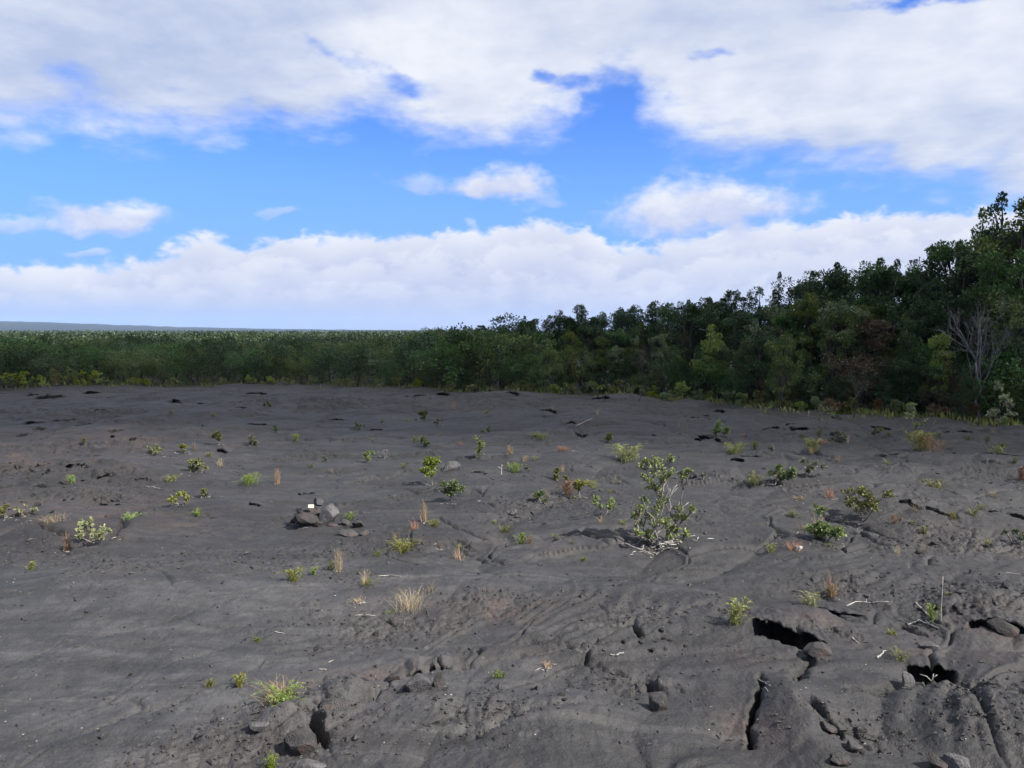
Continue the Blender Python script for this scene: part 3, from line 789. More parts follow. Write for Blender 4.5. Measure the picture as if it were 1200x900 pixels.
def dead_tree(px, py, hpx, lab, seed, depth=4, spread=.5, mat='deadtree', lean=0., r=.05):
    rng = np.random.default_rng(seed)
    x, y, z = [float(t[0]) for t in hit(px, py)]
    H = hpx * y / FPX
    o = thing('dead_tree', (x, y, z - .05)); tag(o, lab, 'dead tree')
    t = MB(); pts = curve_pts((0, 0, 0), (lean, 0, H * .45), 0, 6, rng, .02); tube(t, pts, np.linspace(r, r * .6, 6), 6)
    link('trunk', t.mesh('trunk', M[mat]), o)
    b = MB()
    for k in range(6):
        a = rng.uniform(0, 2 * PI); q = pts[rng.integers(2, 6)]
        grow(b, q, norm(np.array([math.cos(a) * .5, math.sin(a) * .3, .9])), H * rng.uniform(.26, .36), r * .5, depth - 1, rng, .3, spread)
    link('branches', b.mesh('branches', M[mat]), o)
dead_tree(1148, 497.5, 168, 'tall bare dead tree with many grey branches in front of the right wood', 3, 4, .5, 'deadtree', -.2, .048)
dead_tree(748, 470, 85, 'small leaning bleached dead tree inside the low end of the right wood', 8, 3, .45, 'bark', .5, .018)
dead_tree(1000, 490, 75, 'thin bare dead tree against the foot of the brownish withered tree', 12, 3, .5, 'bark', .15, .02)

# ------------------------------------------------------------------ small plants
def rosettes(mb, tips, dirs, n, size, rng, wid=.52, tones=None):
    """whorls of oval leaves at twig ends"""
    for p, d in zip(tips, dirs):
        k = int(n * rng.uniform(.7, 1.3)) + 3
        ld = norm(rng.normal(0, 1, (k, 3)) * .9 + d * .75 + np.array([0, 0, .3]))
        tn = np.clip(rng.normal(.5, .24, k) + rng.normal(0, .15), 0, 1)
        leaves(mb, p - d * size * rng.uniform(0, 1.2, (k, 1)), ld, size * rng.uniform(.65, 1.25, k), rng, wid, tn)

def shrub_meshes(clusters, seed, leafsize, mat, per=9, nl=10, stems=True, wood='twig', rbase=.012):
    rng = np.random.default_rng(seed)
    st = MB(); fo = MB()
    zmax = max(c[2] for c, _ in clusters) + 1e-6
    nodes = [np.array([rng.normal(0, .02), rng.normal(0, .02), -.04]) for _ in range(2)]
    for c, rad in sorted(clusters, key=lambda t: t[0][2]):
        c = np.asarray(c, float)
        b0 = min(nodes, key=lambda p: np.linalg.norm((p - c) * np.array([1.3, 1.3, .8])) + (9 if p[2] > c[2] - .12 * zmax else 0) * zmax)
        pts = curve_pts(b0, c, -.12, 6, rng, .03)
        r0 = rbase * (1.05 - .6 * max(0, b0[2]) / zmax)
        tube(st, pts, np.linspace(r0, r0 * .6, 6), 5)
        nodes += [pts[3], c]
        k = max(3, int(per * rng.uniform(.8, 1.2)))
        d = norm(rng.normal(0, 1, (k, 3)) + np.array([0, 0, .45]))
        p = c + d * rad * rng.uniform(.55, 1.05, (k, 1)) * np.array([1, 1, .8])
        p[:, 2] = np.maximum(p[:, 2], leafsize * .4)
        for e in p:
            tube(st, curve_pts(pts[-2], e, -.15, 3, rng, .02), [rbase * .4, rbase * .3, rbase * .2], 3)
        rosettes(fo, p, d, nl, leafsize, rng)
    return st.mesh('stems', M[wood]), fo.mesh('foliage', M[mat], False)

def rand_clusters(w, h, n, rng):
    out = []
    for i in range(n):
        z = h * rng.uniform(.22, .82); a = rng.uniform(0, 2 * PI); q = w * .5 * rng.uniform(.1, .75)
        out.append(((math.cos(a) * q, math.sin(a) * q, z), min(w, h) * rng.uniform(.16, .30)))
    out.append(((rng.normal(0, .06) * w, 0, h * .82), min(w, h) * .18))
    return out

def fern_mesh(w, h, n, seed, mat, rust=0., leaflets=11):
    rng = np.random.default_rng(seed)
    mb = MB()
    for i in range(n):
        a = rng.uniform(0, 2 * PI); L = h * rng.uniform(.35, 1.1) ; out = w * .5 * rng.uniform(.3, 1.15)
        b = np.array([rng.normal(0, .12) * w, rng.normal(0, .12) * w, -.02])
        t = np.linspace(0, 1, leaflets + 2)
        hd = np.array([math.cos(a), math.sin(a), 0])
        pts = b + hd * (out * t[:, None] ** 1.4) + np.array([0, 0, 1]) * (L * (np.sin(t * PI * .62) / math.sin(PI * .5)))[:, None]
        tube(mb, pts, np.linspace(.0030, .0012, len(pts)), 3, rng.uniform(.1, .4))
        tan = norm(np.gradient(pts, axis=0)); side = norm(np.cross(tan, np.array([0, 0, 1.]) + 1e-3))
        for s in (-1, 1):
            c = pts[1:]; d = norm(side[1:] * s + tan[1:] * .55 + np.array([0, 0, .15]) + rng.normal(0, .12, c.shape))
            sz = L * .17 * (np.sin(np.linspace(.25, 1, len(c)) * PI * .93) * .9 + .14)
            leaves(mb, c, d, sz, rng, .34, np.clip(rng.normal(.5, .15) + rng.normal(0, .18, len(c)), 0, 1))
    return mb

def grass_mesh(w, h, n, seed, thick=.004, seedheads=.3):
    rng = np.random.default_rng(seed)
    mb = MB()
    k = 5
    t = np.linspace(0, 1, k)
    for i in range(n):
        a = rng.uniform(0, 2 * PI); L = h * rng.uniform(.35, 1.1); out = w * .5 * rng.uniform(.1, 1.) ** .8
        b = np.array([rng.normal(0, .13) * w, rng.normal(0, .13) * w, -.02])
        hd = np.array([math.cos(a), math.sin(a), 0]); sd_ = np.array([-math.sin(a), math.cos(a), 0])
        pts = b + hd * (out * t[:, None] ** 1.7) + np.array([0, 0, 1]) * (L * (t - .22 * t ** 3))[:, None]
        wd = (thick * (1 - t ** 2 * .85))[:, None] * .5
        v = np.concatenate([pts - sd_ * wd, pts + sd_ * wd])
        q = [[j, j + 1, k + j + 1, k + j] for j in range(k - 1)]
        tn = np.clip(rng.normal(.5, .25) + t * .2, 0, 1)
        mb.add(v, q, None, np.concatenate([tn, tn]))
        if rng.uniform() < seedheads:
            m = 5
            c = pts[-1] - (pts[-1] - pts[-2]) * rng.uniform(0, 1, (m, 1))
            leaves(mb, c, norm(rng.normal(0, .5, (m, 3)) + np.array([0, 0, 1.])), thick * 3.2, rng, .4, rng.uniform(.5, 1, m))
    return mb

# kind, px, py (foot), width px, height px, tone, label
PLANTS = [
 # --- left third, far to near
 ('shrub', 313, 478, 12, 7, 'olive', 'tiny olive shrub far out on the lava, nearest the far left wood'),
 ('shrub', 322, 507, 12, 8, 'dark', 'tiny dark shrub left of the yellow grass wisp, far left of centre'),
 ('fern', 346, 517, 12, 9, 'yellow', 'small yellow grass wisp far behind the cairn'),
 ('shrub', 256, 521, 15, 14, 'olive', 'olive bush behind and left of the cairn with pale litter at its foot'),
 ('shrub', 298, 521, 22, 12, 'grey', 'sparse grey-green shrub right of the olive bush behind the cairn'),
 ('shrub', 214, 531, 13, 10, 'yellow', 'small yellow-green shrub left of the olive bush, on the far lava'),
 ('shrub', 184, 532, 26, 10, 'olive', 'low wide olive shrub at the far left, leftmost of its row'),
 ('fern', 245, 535, 9, 6, 'olive', 'tiny green fern in the bare lava left of the sparse shrub'),
 ('shrub', 99, 521, 9, 7, 'olive', 'tiny lone shrub on the cracked lava at the far left'),
 ('shrub', 231, 554, 26, 16, 'olive', 'olive bush with dark base left of the bright grass and tan stalk'),
 ('fern', 200, 564, 17, 9, 'yellow', 'small yellow fern left of the dark-based olive bush'),
 ('fern', 292, 567, 30, 12, 'bright', 'bright green low fern patch left of the tall tan stalk'),
 ('grass', 325, 567, 9, 26, 'tan', 'thin tall tan grass stalk behind the cairn on its left'),
 ('fern', 85, 566, 14, 9, 'bright', 'small green fern beside the broken rubble at the far left'),
 ('shrub', 213, 594, 28, 15, 'yellow', 'yellow-green shrub clump on the smooth tongue left of the cairn'),
 ('shrub', 240, 583, 12, 10, 'olive', 'little round olive shrub touching the yellow-green clump on its right'),
 ('fern', 231, 604, 14, 9, 'bright', 'bright green grass tuft just below the yellow-green clump'),
 ('fern', 155, 613, 22, 12, 'bright', 'low green fern strip along a crack left of the bright grass tuft'),
 ('shrub', 8, 606, 20, 13, 'olive', 'olive shrub cut by the left edge of the photo'),
 ('shrub', 28, 605, 22, 12, 'pale', 'pale half-dry shrub right beside the shrub at the left edge'),
 ('grass', 62, 612, 30, 13, 'brown', 'brown dry grass patch behind the tangled bush at the left'),
 ('shrub', 104, 640, 46, 28, 'pale', 'tangled leafy bush with yellow leaves on the left rim of the smooth lava'),
 ('grass', 79, 645, 14, 30, 'brown', 'bare brown stalks standing at the left side of the tangled bush'),
 ('fern', 37, 667, 12, 11, 'yellow', 'small yellow-green fern alone below the tangled bush'),
 ('shrub', 380, 541, 8, 6, 'grey', 'faint tiny shrub straight behind the cairn'),
 ('shrub', 420, 504, 20, 8, 'dark', 'dark low shrub far behind the cairn on its right'),
 # --- middle
 ('shrub', 432, 542, 18, 13, 'green', 'round green shrub beside the grey twiggy shrub behind the cairn'),
 ('twig', 449, 538, 16, 16, 'dead', 'grey leafless twiggy shrub right of the round green shrub'),
 ('shrub', 498, 495, 15, 13, 'dark', 'small dark shrub far out in the middle of the lava'),
 ('shrub', 513, 499, 16, 8, 'grey', 'low grey shrub just right of the small dark shrub far out'),
 ('shrub', 497, 524, 16, 13, 'dark', 'dark shrub with pale litter at its foot, left of the slender shrub'),
 ('fern', 487, 517, 10, 7, 'yellow', 'tiny yellowish fern behind the dark shrub with litter'),
 ('shrub', 572, 508, 18, 8, 'olive', 'low olive shrub far behind the slender shrub'),
 ('shrub', 563, 536, 13, 25, 'green', 'slender upright green shrub in the middle of the field'),
 ('shrub', 505, 569, 26, 33, 'bright', 'bushy light green shrub, taller of the two left of centre'),
 ('shrub', 530, 587, 28, 25, 'dark', 'dark green shrub leaning right, below the bushy light green shrub'),
 ('grass', 497, 611, 12, 40, 'tan', 'tall tan grass tuft right below the bushy light green shrub'),
 ('fern', 509, 616, 18, 9, 'yellow', 'small green fern at the right foot of the tall tan grass'),
 ('grass', 597, 531, 10, 16, 'tan', 'pale thin grass stalks right of the slender shrub'),
 ('fern', 602, 553, 20, 12, 'bright', 'green fern below the pale thin grass stalks'),
 ('shrub', 617, 553, 16, 8, 'grey', 'small grey shrub touching the green fern on its right'),
 ('shrub', 634, 591, 19, 15, 'dark', 'compact dark green shrub in the open middle of the lava'),
 ('twig', 603, 603, 12, 11, 'dead', 'dead dark twig shrub left of the compact dark green shrub'),
 ('fern', 633, 514, 24, 9, 'yellow', 'yellow fern patch far out behind the brown fern'),
 ('grass', 661, 528, 20, 9, 'red', 'reddish tan dry grass patch right of the far yellow fern patch'),
 ('shrub', 655, 563, 24, 14, 'olive', 'olive shrub behind the brown dry fern'),
 ('rust', 665, 581, 24, 19, 'rust', 'rust-brown dry fern clump left of the big shrub'),
 ('shrub', 680, 585, 16, 21, 'yellow', 'yellow-green upright shrub beside the rust-brown fern clump'),
 ('fern', 694, 571, 17, 10, 'yellow', 'yellow fern behind the yellow-green upright shrub'),
 ('shrub', 716, 519, 18, 11, 'olive', 'small olive shrub far behind the big shrub on its left'),
 ('fern', 735, 541, 44, 22, 'yellow', 'wide yellow-olive fern patch right behind the big shrub'),
 ('shrub', 799, 563, 15, 12, 'grey', 'small grey-green shrub behind the big shrub on its right'),
 ('fern', 410, 608, 16, 10, 'bright', 'green fern among the rubble at the right of the cairn'),
 ('fern', 472, 646, 40, 17, 'yellow', 'yellow-green fern strip with dry tips, right below the cairn'),
 ('fern', 442, 652, 9, 8, 'bright', 'tiny bright fern at the left end of the yellow-green strip'),
 ('grass', 515, 642, 6, 15, 'brown', 'single brown stalk right of the yellow-green fern strip'),
 ('fern', 579, 613, 8, 5, 'yellow', 'tiny yellow fern left of the fern with red tips, farther one'),
 ('fern', 591, 623, 17, 10, 'olive', 'small olive fern behind the fern with red tips'),
 ('fern', 611, 637, 16, 14, 'bright', 'bright yellow-green fern with a red dry neighbour in mid field'),
 ('rust', 620, 637, 11, 11, 'rust', 'small red-brown fern touching the bright yellow-green fern'),
 ('fern', 684, 657, 9, 7, 'bright', 'tiny green fern with pale litter left of the big shrub foot'),
 # --- right
 ('shrub', 843, 512, 26, 20, 'bright', 'light green leafy shrub near the wood in the right half'),
 ('shrub', 965, 501, 26, 26, 'pale', 'pale leafy sapling standing clear of the right wood edge'),
 ('fern', 860, 533, 27, 15, 'yellow', 'yellow-olive fern tuft below the light green leafy shrub'),
 ('fern', 885, 526, 12, 9, 'olive', 'small olive fern right of the yellow-olive fern tuft'),
 ('shrub', 903, 532, 16, 9, 'grey', 'dull grey low shrub two steps right of the yellow-olive tuft'),
 ('shrub', 983, 524, 22, 18, 'grey', 'grey-green rounded shrub below the pale leafy sapling'),
 ('fern', 952, 528, 22, 15, 'yellow', 'yellow-olive fern left of the grey-green rounded shrub'),
 ('grass', 962, 519, 20, 10, 'red', 'reddish dry grass between the yellow-olive fern and rounded shrub'),
 ('shrub', 1030, 511, 20, 9, 'olive', 'low olive shrub by a crack right of the rounded shrub'),
 ('rust', 1092, 532, 38, 15, 'rust', 'orange-brown fern thicket before the right wood'),
 ('fern', 1080, 527, 36, 20, 'yellow', 'yellow fern growing through the orange-brown thicket'),
 ('fern', 1168, 534, 17, 10, 'yellow', 'small yellow fern near the right edge below the wood'),
 ('shrub', 915, 569, 36, 24, 'dark', 'dark spreading shrub in the right middle of the field'),
 ('shrub', 953, 559, 28, 17, 'grey', 'sparse grey-green shrub just right of the dark spreading shrub'),
 ('fern', 885, 568, 24, 15, 'olive', 'olive fern left of the dark spreading shrub'),
 ('shrub', 825, 562, 16, 8, 'grey', 'tiny grey shrub right of the big shrub crown'),
 ('grass', 937, 585, 18, 9, 'brown', 'low brown dry grass below the dark spreading shrub'),
 ('grass', 972, 583, 14, 20, 'red', 'reddish dry grass spike between two dark right-hand shrubs'),
 ('shrub', 1012, 608, 54, 34, 'olive', 'large leafy shrub patch on the cracked hump at right'),
 ('rust', 1050, 612, 18, 10, 'rust', 'orange dry fern on the crack right of the large leafy patch'),
 ('fern', 1095, 577, 28, 15, 'olive', 'olive fern tuft right of and behind the large leafy patch'),
 ('shrub', 964, 633, 42, 34, 'green', 'dark green shrub with one upright spike, right of centre'),
 ('grass', 930, 644, 28, 17, 'red', 'rust-tan dry grass left of the spiked green shrub'),
 ('fern', 903, 647, 15, 12, 'yellow', 'yellow fern left of the rust-tan dry grass'),
 ('fern', 1083, 625, 11, 9, 'olive', 'tiny olive fern below the dark crack at right'),
 ('rust', 1197, 562, 14, 14, 'rust', 'rusty fern cut by the right edge of the photo'),
 ('fern', 1140, 603, 15, 8, 'olive', 'small olive fern on the right beyond the orange dry fern'),
 ('shrub', 1190, 636, 24, 14, 'grey', 'grey-green shrub at the right edge on rough lava'),
 # --- foreground
 ('fern', 344, 681, 28, 17, 'yellow', 'upright yellow-green fern tuft below the cairn'),
 ('fern', 368, 673, 12, 10, 'bright', 'small bright fern right of the upright yellow-green tuft'),
 ('grass', 397, 669, 11, 42, 'tan', 'tall thin tan stalks in front of the cairn'),
 ('fern', 388, 667, 12, 12, 'olive', 'green fern at the left foot of the tall thin tan stalks'),
 ('fern', 302, 751, 11, 7, 'bright', 'tiny green fern on the smooth lava in the left foreground'),
 ('fern', 247, 806, 15, 13, 'olive', 'olive fern, left of a pair in the left foreground'),
 ('fern', 281, 804, 17, 16, 'yellow', 'yellow-tipped fern, right of a pair in the left foreground'),
 ('fern', 332, 828, 56, 26, 'bright', 'bright green fern cushion beside the broken slabs at lower left'),
 ('grass', 328, 820, 58, 36, 'tan', 'fine tan grass haze rising out of the bright fern cushion'),
 ('fern', 317, 902, 18, 24, 'bright', 'upright green fern at the bottom edge of the photo'),
 ('grass', 480, 713, 50, 36, 'tan', 'bushy tan dry grass clump left of the middle foreground'),
 ('grass', 419, 706, 22, 11, 'tan', 'small flat tan grass tuft left of the bushy tan clump'),
 ('fern', 456, 719, 12, 5, 'bright', 'tiny bright green cushion below the bushy tan clump'),
 ('fern', 584, 794, 17, 11, 'bright', 'rich green small plant in the foreground crack'),
 ('grass', 642, 783, 13, 17, 'tan', 'short pinkish-tan grass in the crack right of the rich green plant'),
 ('fern', 863, 731, 28, 29, 'yellow', 'yellow-green fern left of the dark lava hole'),
 ('fern', 951, 711, 28, 19, 'pale', 'pale yellow fern beside the long white branch'),
 ('grass', 975, 698, 18, 42, 'red', 'reddish brown grass plume standing behind the pale yellow fern'),
 ('fern', 974, 698, 16, 13, 'olive', 'olive fern at the foot of the reddish brown plume'),
 ('fern', 1045, 744, 13, 9, 'yellow', 'small yellow fern right of the dark lava hole'),
 ('fern', 1092, 726, 13, 18, 'bright', 'narrow green fern left of the upright white stick'),
 ('fern', 1055, 774, 20, 14, 'olive', 'dull olive moss-like fern between the two dark holes'),
 ('fern', 1112, 698, 12, 6, 'olive', 'tiny dull fern on the gravel right of the upright white stick'),
 ('fern', 786, 636, 0, 0, 'bright', ''),
]
PLANTS = [p for p in PLANTS if p[3] > 0]
GROUPS = {'shrub': 'shrubs scattered over the lava field', 'fern': 'ferns growing in cracks of the lava', 'grass': 'dry grass tufts on the lava', 'rust': 'withered ferns on the lava', 'twig': 'leafless twig shrubs on the lava'}
hx, hy, hz = hit([p[1] for p in PLANTS], [p[2] for p in PLANTS])
for i, (kind, px, py, wp, hp, tone, lab) in enumerate(PLANTS):
    x, y, z = float(hx[i]), float(hy[i]), float(hz[i])
    s = math.hypot(x, y) / FPX
    w, h = wp * s * 1.1, hp * s * (.92 if kind in ('fern', 'rust') else .86 if kind == 'grass' else 1.05)
    rng = np.random.default_rng(1000 + i)
    if kind == 'shrub':
        o = thing('shrub', (x, y, z)); tag(o, lab, 'shrub', GROUPS[kind])
        ls = float(np.clip(.16 * h, .026, .048))
        n = int(np.clip(w * h * 26 + 3, 4, 11))
        cl = rand_clusters(w, h, n, rng)
        if px == 964: cl.append(((-.12 * w, 0, h * .95), .10)); cl = [((c[0], c[1], c[2] * (.55 if j < len(cl) - 1 else 1)), r) for j, (c, r) in enumerate(cl)]
        if px == 563: cl = [((rng.normal(0, .1) * w, 0, h * q), w * .42) for q in (.3, .5, .7, .9)]
        a, b = shrub_meshes(cl, 2000 + i, ls, 'leaf_' + tone, 6 if tone == 'pale' else 11, 6 if tone == 'pale' else 12)
        link('stems', a, o); link('foliage', b, o)
    elif kind == 'fern':
        n = int(np.clip(16 + w * 60, 12, 60))
        tag(o := link('fern', fern_mesh(w, h, n, 3000 + i, tone).mesh('fern', M['leaf_' + tone], False)), lab, 'fern', GROUPS[kind])
        o.location = (x, y, z)
    elif kind == 'rust':
        tag(o := link('withered_fern', fern_mesh(w, h, int(np.clip(12 + w * 30, 10, 34)), 3000 + i, tone).mesh('withered_fern', M['leaf_rust'], False)), lab, 'dry fern', GROUPS[kind])
        o.location = (x, y, z)
    elif kind == 'grass':
        n = int(np.clip(26 + w * 190, 26, 150))
        tag(o := link('grass_tuft', grass_mesh(w, h, n, 4000 + i, max(.003, s * .28)).mesh('grass_tuft', M['grass_' + tone], False)), lab, 'dry grass', GROUPS[kind])
        o.location = (x, y, z)
    else:
        mb = MB()
        for k in range(5):
            a = rng.uniform(0, 2 * PI)
            grow(mb, np.array([0, 0, -.03]), norm(np.array([math.cos(a) * .8, math.sin(a) * .5, .9])), h * .55, .012, 2, rng, .2, .6)
        tag(o := link('twig_shrub', mb.mesh('twig_shrub', M['deadtree'])), lab, 'dead shrub', GROUPS[kind])
        o.location = (x, y, z)

# thin growth between the named plants: small ferns, grass wisps and seedlings along the cracks
rt = random.Random(99)
TINY = [(800, 500, 1195, 545, 22, 'in the sparse growth before the right wood'), (430, 478, 760, 560, 18, 'in the far middle of the lava'), (150, 480, 420, 560, 10, 'on the far left lava'),
        (600, 560, 760, 640, 8, 'left of the big shrub'), (840, 560, 1190, 650, 12, 'on the right middle lava'), (400, 620, 560, 720, 7, 'below the cairn on its right')]
tiny_meshes = [fern_mesh(.22, .13, 16, 9100 + i, '').mesh('seedling_fern', M['leaf_' + ('yellow', 'olive', 'olive', 'yellow')[i]], False) for i in range(4)] + \
              [grass_mesh(.22, .26, 40, 9200 + i, .004).mesh('grass_wisp', M['grass_' + ('tan', 'brown', 'red')[i]], False) for i in range(3)]
tx, ty, tl = [], [], []
for x0, y0, x1, y1, n, wh in TINY:
    for k in range(n): tx.append(rt.uniform(x0, x1)); ty.append(rt.uniform(y0, y1)); tl.append(wh)
qx, qy, qz = hit(tx, ty)
for i in range(len(tx)):
    j = rt.randrange(7); o = link('small_fern' if j < 4 else 'grass_wisp', tiny_meshes[j])
    word = ('tiny yellowish fern' if j in (0, 3) else 'tiny olive fern') if j < 4 else f"thin {('tan', 'brown', 'reddish')[j - 4]} grass wisp"
    tag(o, f'{word} {tl[i]}', 'fern' if j < 4 else 'dry grass', f'{word}s {tl[i]}')
    f = rt.uniform(.6, 1.2) * (1 + .02 * max(0, qy[i] - 12)); o.location = (qx[i], qy[i], qz[i]); o.scale = (f * rt.uniform(.8, 1.6), f, f * rt.uniform(.7, 1.1)); o.rotation_euler = (0, 0, rt.uniform(0, 6))

# the V-shaped shrub and the big shrub, cluster by cluster (offsets in px right of / above the foot)
def special_shrub(px, py, clusters, lab, leaf, mat, per, nl, rb, seed, twigs=()):
    x, y, z = [float(t[0]) for t in hit(px, py)]
    s = math.hypot(x, y) / FPX
    rng = np.random.default_rng(seed)
    o = thing('shrub', (x, y, z)); tag(o, lab, 'shrub', GROUPS['shrub'])
    cl = [((dx * s, rng.normal(0, 9) * s, dy * s * 1.03), r * s) for dx, dy, r in clusters]
    a, b = shrub_meshes(cl, seed, leaf, mat, per, nl, rbase=rb)
    link('stems', a, o); link('foliage', b, o)
    if twigs:
        t = MB()
        for ax, ay, bx, by in twigs:
            p = curve_pts((ax * s, rng.normal(0, 4) * s, ay * s), (bx * s, rng.normal(0, 6) * s, by * s), .1, 5, rng, .04)
            tube(t, p, np.linspace(.008, .004, 5), 5)
            for q in range(2):
                e = p[3] + norm(rng.normal(0, 1, 3) + (0, 0, .4)) * .12
                tube(t, [p[2], (p[2] + e) / 2 + rng.normal(0, .01, 3), e], [.006, .005, .003], 4)
        link('bare_twigs', t.mesh('bare_twigs', M['dead']), o)
    return x, y, z, s
special_shrub(706, 605, [(-10, 17, 4), (-6, 20, 4), (-3, 12, 3), (7, 14, 5), (12, 16, 4), (9, 9, 3), (13, 11, 3)], 'V-shaped small green shrub just left of the big shrub', .05, 'leaf_green', 6, 8, .013, 501)
bx, by, bz, bs = special_shrub(772, 640, [
    (-18, 92, 9), (-8, 98, 9), (2, 93, 9), (-14, 80, 9), (-3, 84, 10), (10, 86, 9), (12, 100, 6), (-20, 100, 5), (-10, 70, 8), (0, 66, 6), (5, 78, 8),
    (33, 84, 6), (28, 80, 5), (8, 52, 8), (2, 47, 7), (-16, 50, 7), (-22, 44, 8), (-28, 36, 7), (-14, 34, 9), (-20, 24, 8), (-6, 40, 8), (-4, 27, 9),
    (-14, 16, 7), (-26, 18, 6), (6, 34, 8), (12, 22, 9), (20, 30, 8), (25, 42, 7), (30, 32, 7), (38, 42, 5), (22, 16, 8), (31, 14, 7), (10, 12, 7), (-9, 8, 6), (28, 6, 5)],
    'big bushy shrub with pale bare twigs and white litter round its foot', .042, 'leaf_ohia', 10, 12, .014, 502,
    [(0, 30, 14, 72), (2, 60, 10, 80), (8, 40, 20, 73), (-4, 20, -22, 62), (4, 20, 34, 52), (0, 4, -10, 30), (2, 2, 20, 26), (-2, 0, -30, 30)])

# shrubs and saplings along the foot of the woods
rt = random.Random(21)
EDGEP = []
for px in range(-10, 120, 15): EDGEP.append((px + rt.randint(-4, 4), 1.0, rt.choice(['yellow', 'yellow', 'olive']), rt.uniform(20, 34), rt.uniform(12, 20)))
for px in range(128, 600, 26): EDGEP.append((px + rt.randint(-9, 9), .4, rt.choice(['olive', 'olive', 'green', 'yellow', 'rust']), rt.uniform(14, 26), rt.uniform(7, 12)))
for px in range(608, 1200, 22): EDGEP.append((px + rt.randint(-8, 8), .2, rt.choice(['olive', 'green', 'dark', 'yellow', 'rust', 'olive']), rt.uniform(16, 34), rt.uniform(9, 22)))
side_i = {'l': 0, 'm': 0, 'r': 0}
for i, (px, off, tone, wp, hp) in enumerate(EDGEP):
    D = edge_r(math.atan((px - 600) / FPX)) - .3 - rt.uniform(0, .8)
    x, y = at_depth(px, D); z = float(height(np.array([x]), np.array([y]))[0])
    s = D / FPX; w, h = wp * s, hp * s
    rng = np.random.default_rng(7000 + i)
    sd_ = 'l' if px < 120 else 'm' if px < 604 else 'r'
    k = side_i[sd_]; side_i[sd_] += 1
    tw = {'yellow': 'yellow-green', 'olive': 'olive', 'green': 'green', 'dark': 'dark green', 'rust': 'rusty'}[tone]
    where = {'l': f'{tw} bush of the bright far-left clump, {ORD[k]} from left',
             'm': f'low {tw} bush where lava meets far wood, {ORD[k]} from the bright clump',
             'r': f'{tw} bush at the foot of the right wood, {ORD[k]} from its left end'}[sd_]
    o = thing('edge_shrub', (x, y, z)); tag(o, where, 'bush', 'bushes along the edge of the lava')
    a, b = shrub_meshes(rand_clusters(w, h, 6, rng), 7100 + i, .085, 'leaf_' + tone if tone != 'yellow' else 'crown_yellow', 9, 9, rbase=.012)
    link('stems', a, o); link('foliage', b, o)
x, y, z = [float(t[0]) for t in hit(1170, 506)]
special_shrub(1170, 506, [(0, 44, 6), (-5, 34, 6), (4, 28, 6), (8, 18, 7), (-7, 20, 6), (0, 10, 6), (9, 32, 5)], 'tall pale leafy sapling before the right wood near the right edge', .09, 'leaf_pale', 7, 9, .014, 503)
special_shrub(1068, 506, [(0, 26, 6), (-6, 16, 6), (6, 14, 6), (0, 8, 6), (14, 9, 5)], 'leafy pale sapling in front of the right wood, left of the dead tree', .09, 'leaf_pale', 7, 9, .012, 504)

# grass fringe at the foot of the woods
def fringe():
    rng = np.random.default_rng(31); mb = MB()
    N = 5200
    az = rng.uniform(-math.radians(36), math.radians(36), N)
    az = np.where(rng.uniform(0, 1, N) < .5, np.abs(az), az)
    r = edge_r(az) + rng.normal(.5, 1.0, N) - np.where(rng.uniform(0, 1, N) < .18, rng.exponential(1.2, N), 0)
    x = r * np.sin(az); y = r * np.cos(az); z = height(x, y)
    keep = fbm(x * .5, y * .5, 2, 66) > .0
    x, y, z = x[keep], y[keep], z[keep]
    for k in range(3):
        n = len(x)
        c = np.stack([x + rng.normal(0, .1, n), y + rng.normal(0, .1, n), z - .02], -1)
        tn = np.clip(.45 + .5 * fbm(x * .4, y * .4, 2, 67) + rng.normal(0, .15, n), 0, 1)
        leaves(mb, c, norm(rng.normal(0, .35, (n, 3)) + np.array([0, 0, 1.])), rng.uniform(.10, .34, n), rng, .12, tn)
    o = link('edge_grass', mb.mesh('edge_grass', M['grass_green'], False)); o['kind'] = 'stuff'
    tag(o, 'yellowish rough grass fringing the foot of the woods', 'grass')
fringe()

# ------------------------------------------------------------------ rocks
import bmesh
def rock_mesh(seed, sx, sy, sz, mat, cuts=15, sub=3, name='lava_rock'):
    rng = np.random.default_rng(seed)
    bm = bmesh.new(); bmesh.ops.create_icosphere(bm, subdivisions=sub, radius=1)
    v = np.array([q.co for q in bm.verts])
    for k in range(cuts):
        n = norm(rng.normal(0, 1, 3)); d = rng.uniform(.42, .72)
        t = v @ n
        v = np.where((t > d)[:, None], v - (t - d)[:, None] * n * .96, v)
    v = v * 1.25 + .03 * np.stack([noise(v[:, 0] * 3 + seed, v[:, 1] * 3 + v[:, 2] * 2, k) for k in range(3)], -1)
    v = v * np.array([sx, sy, sz])
    for q, c in zip(bm.verts, v): q.co = c
    me = bpy.data.meshes.new(name); bm.to_mesh(me); bm.free()
    me.materials.append(mat)
    for p in me.polygons: p.use_smooth = False
    return me

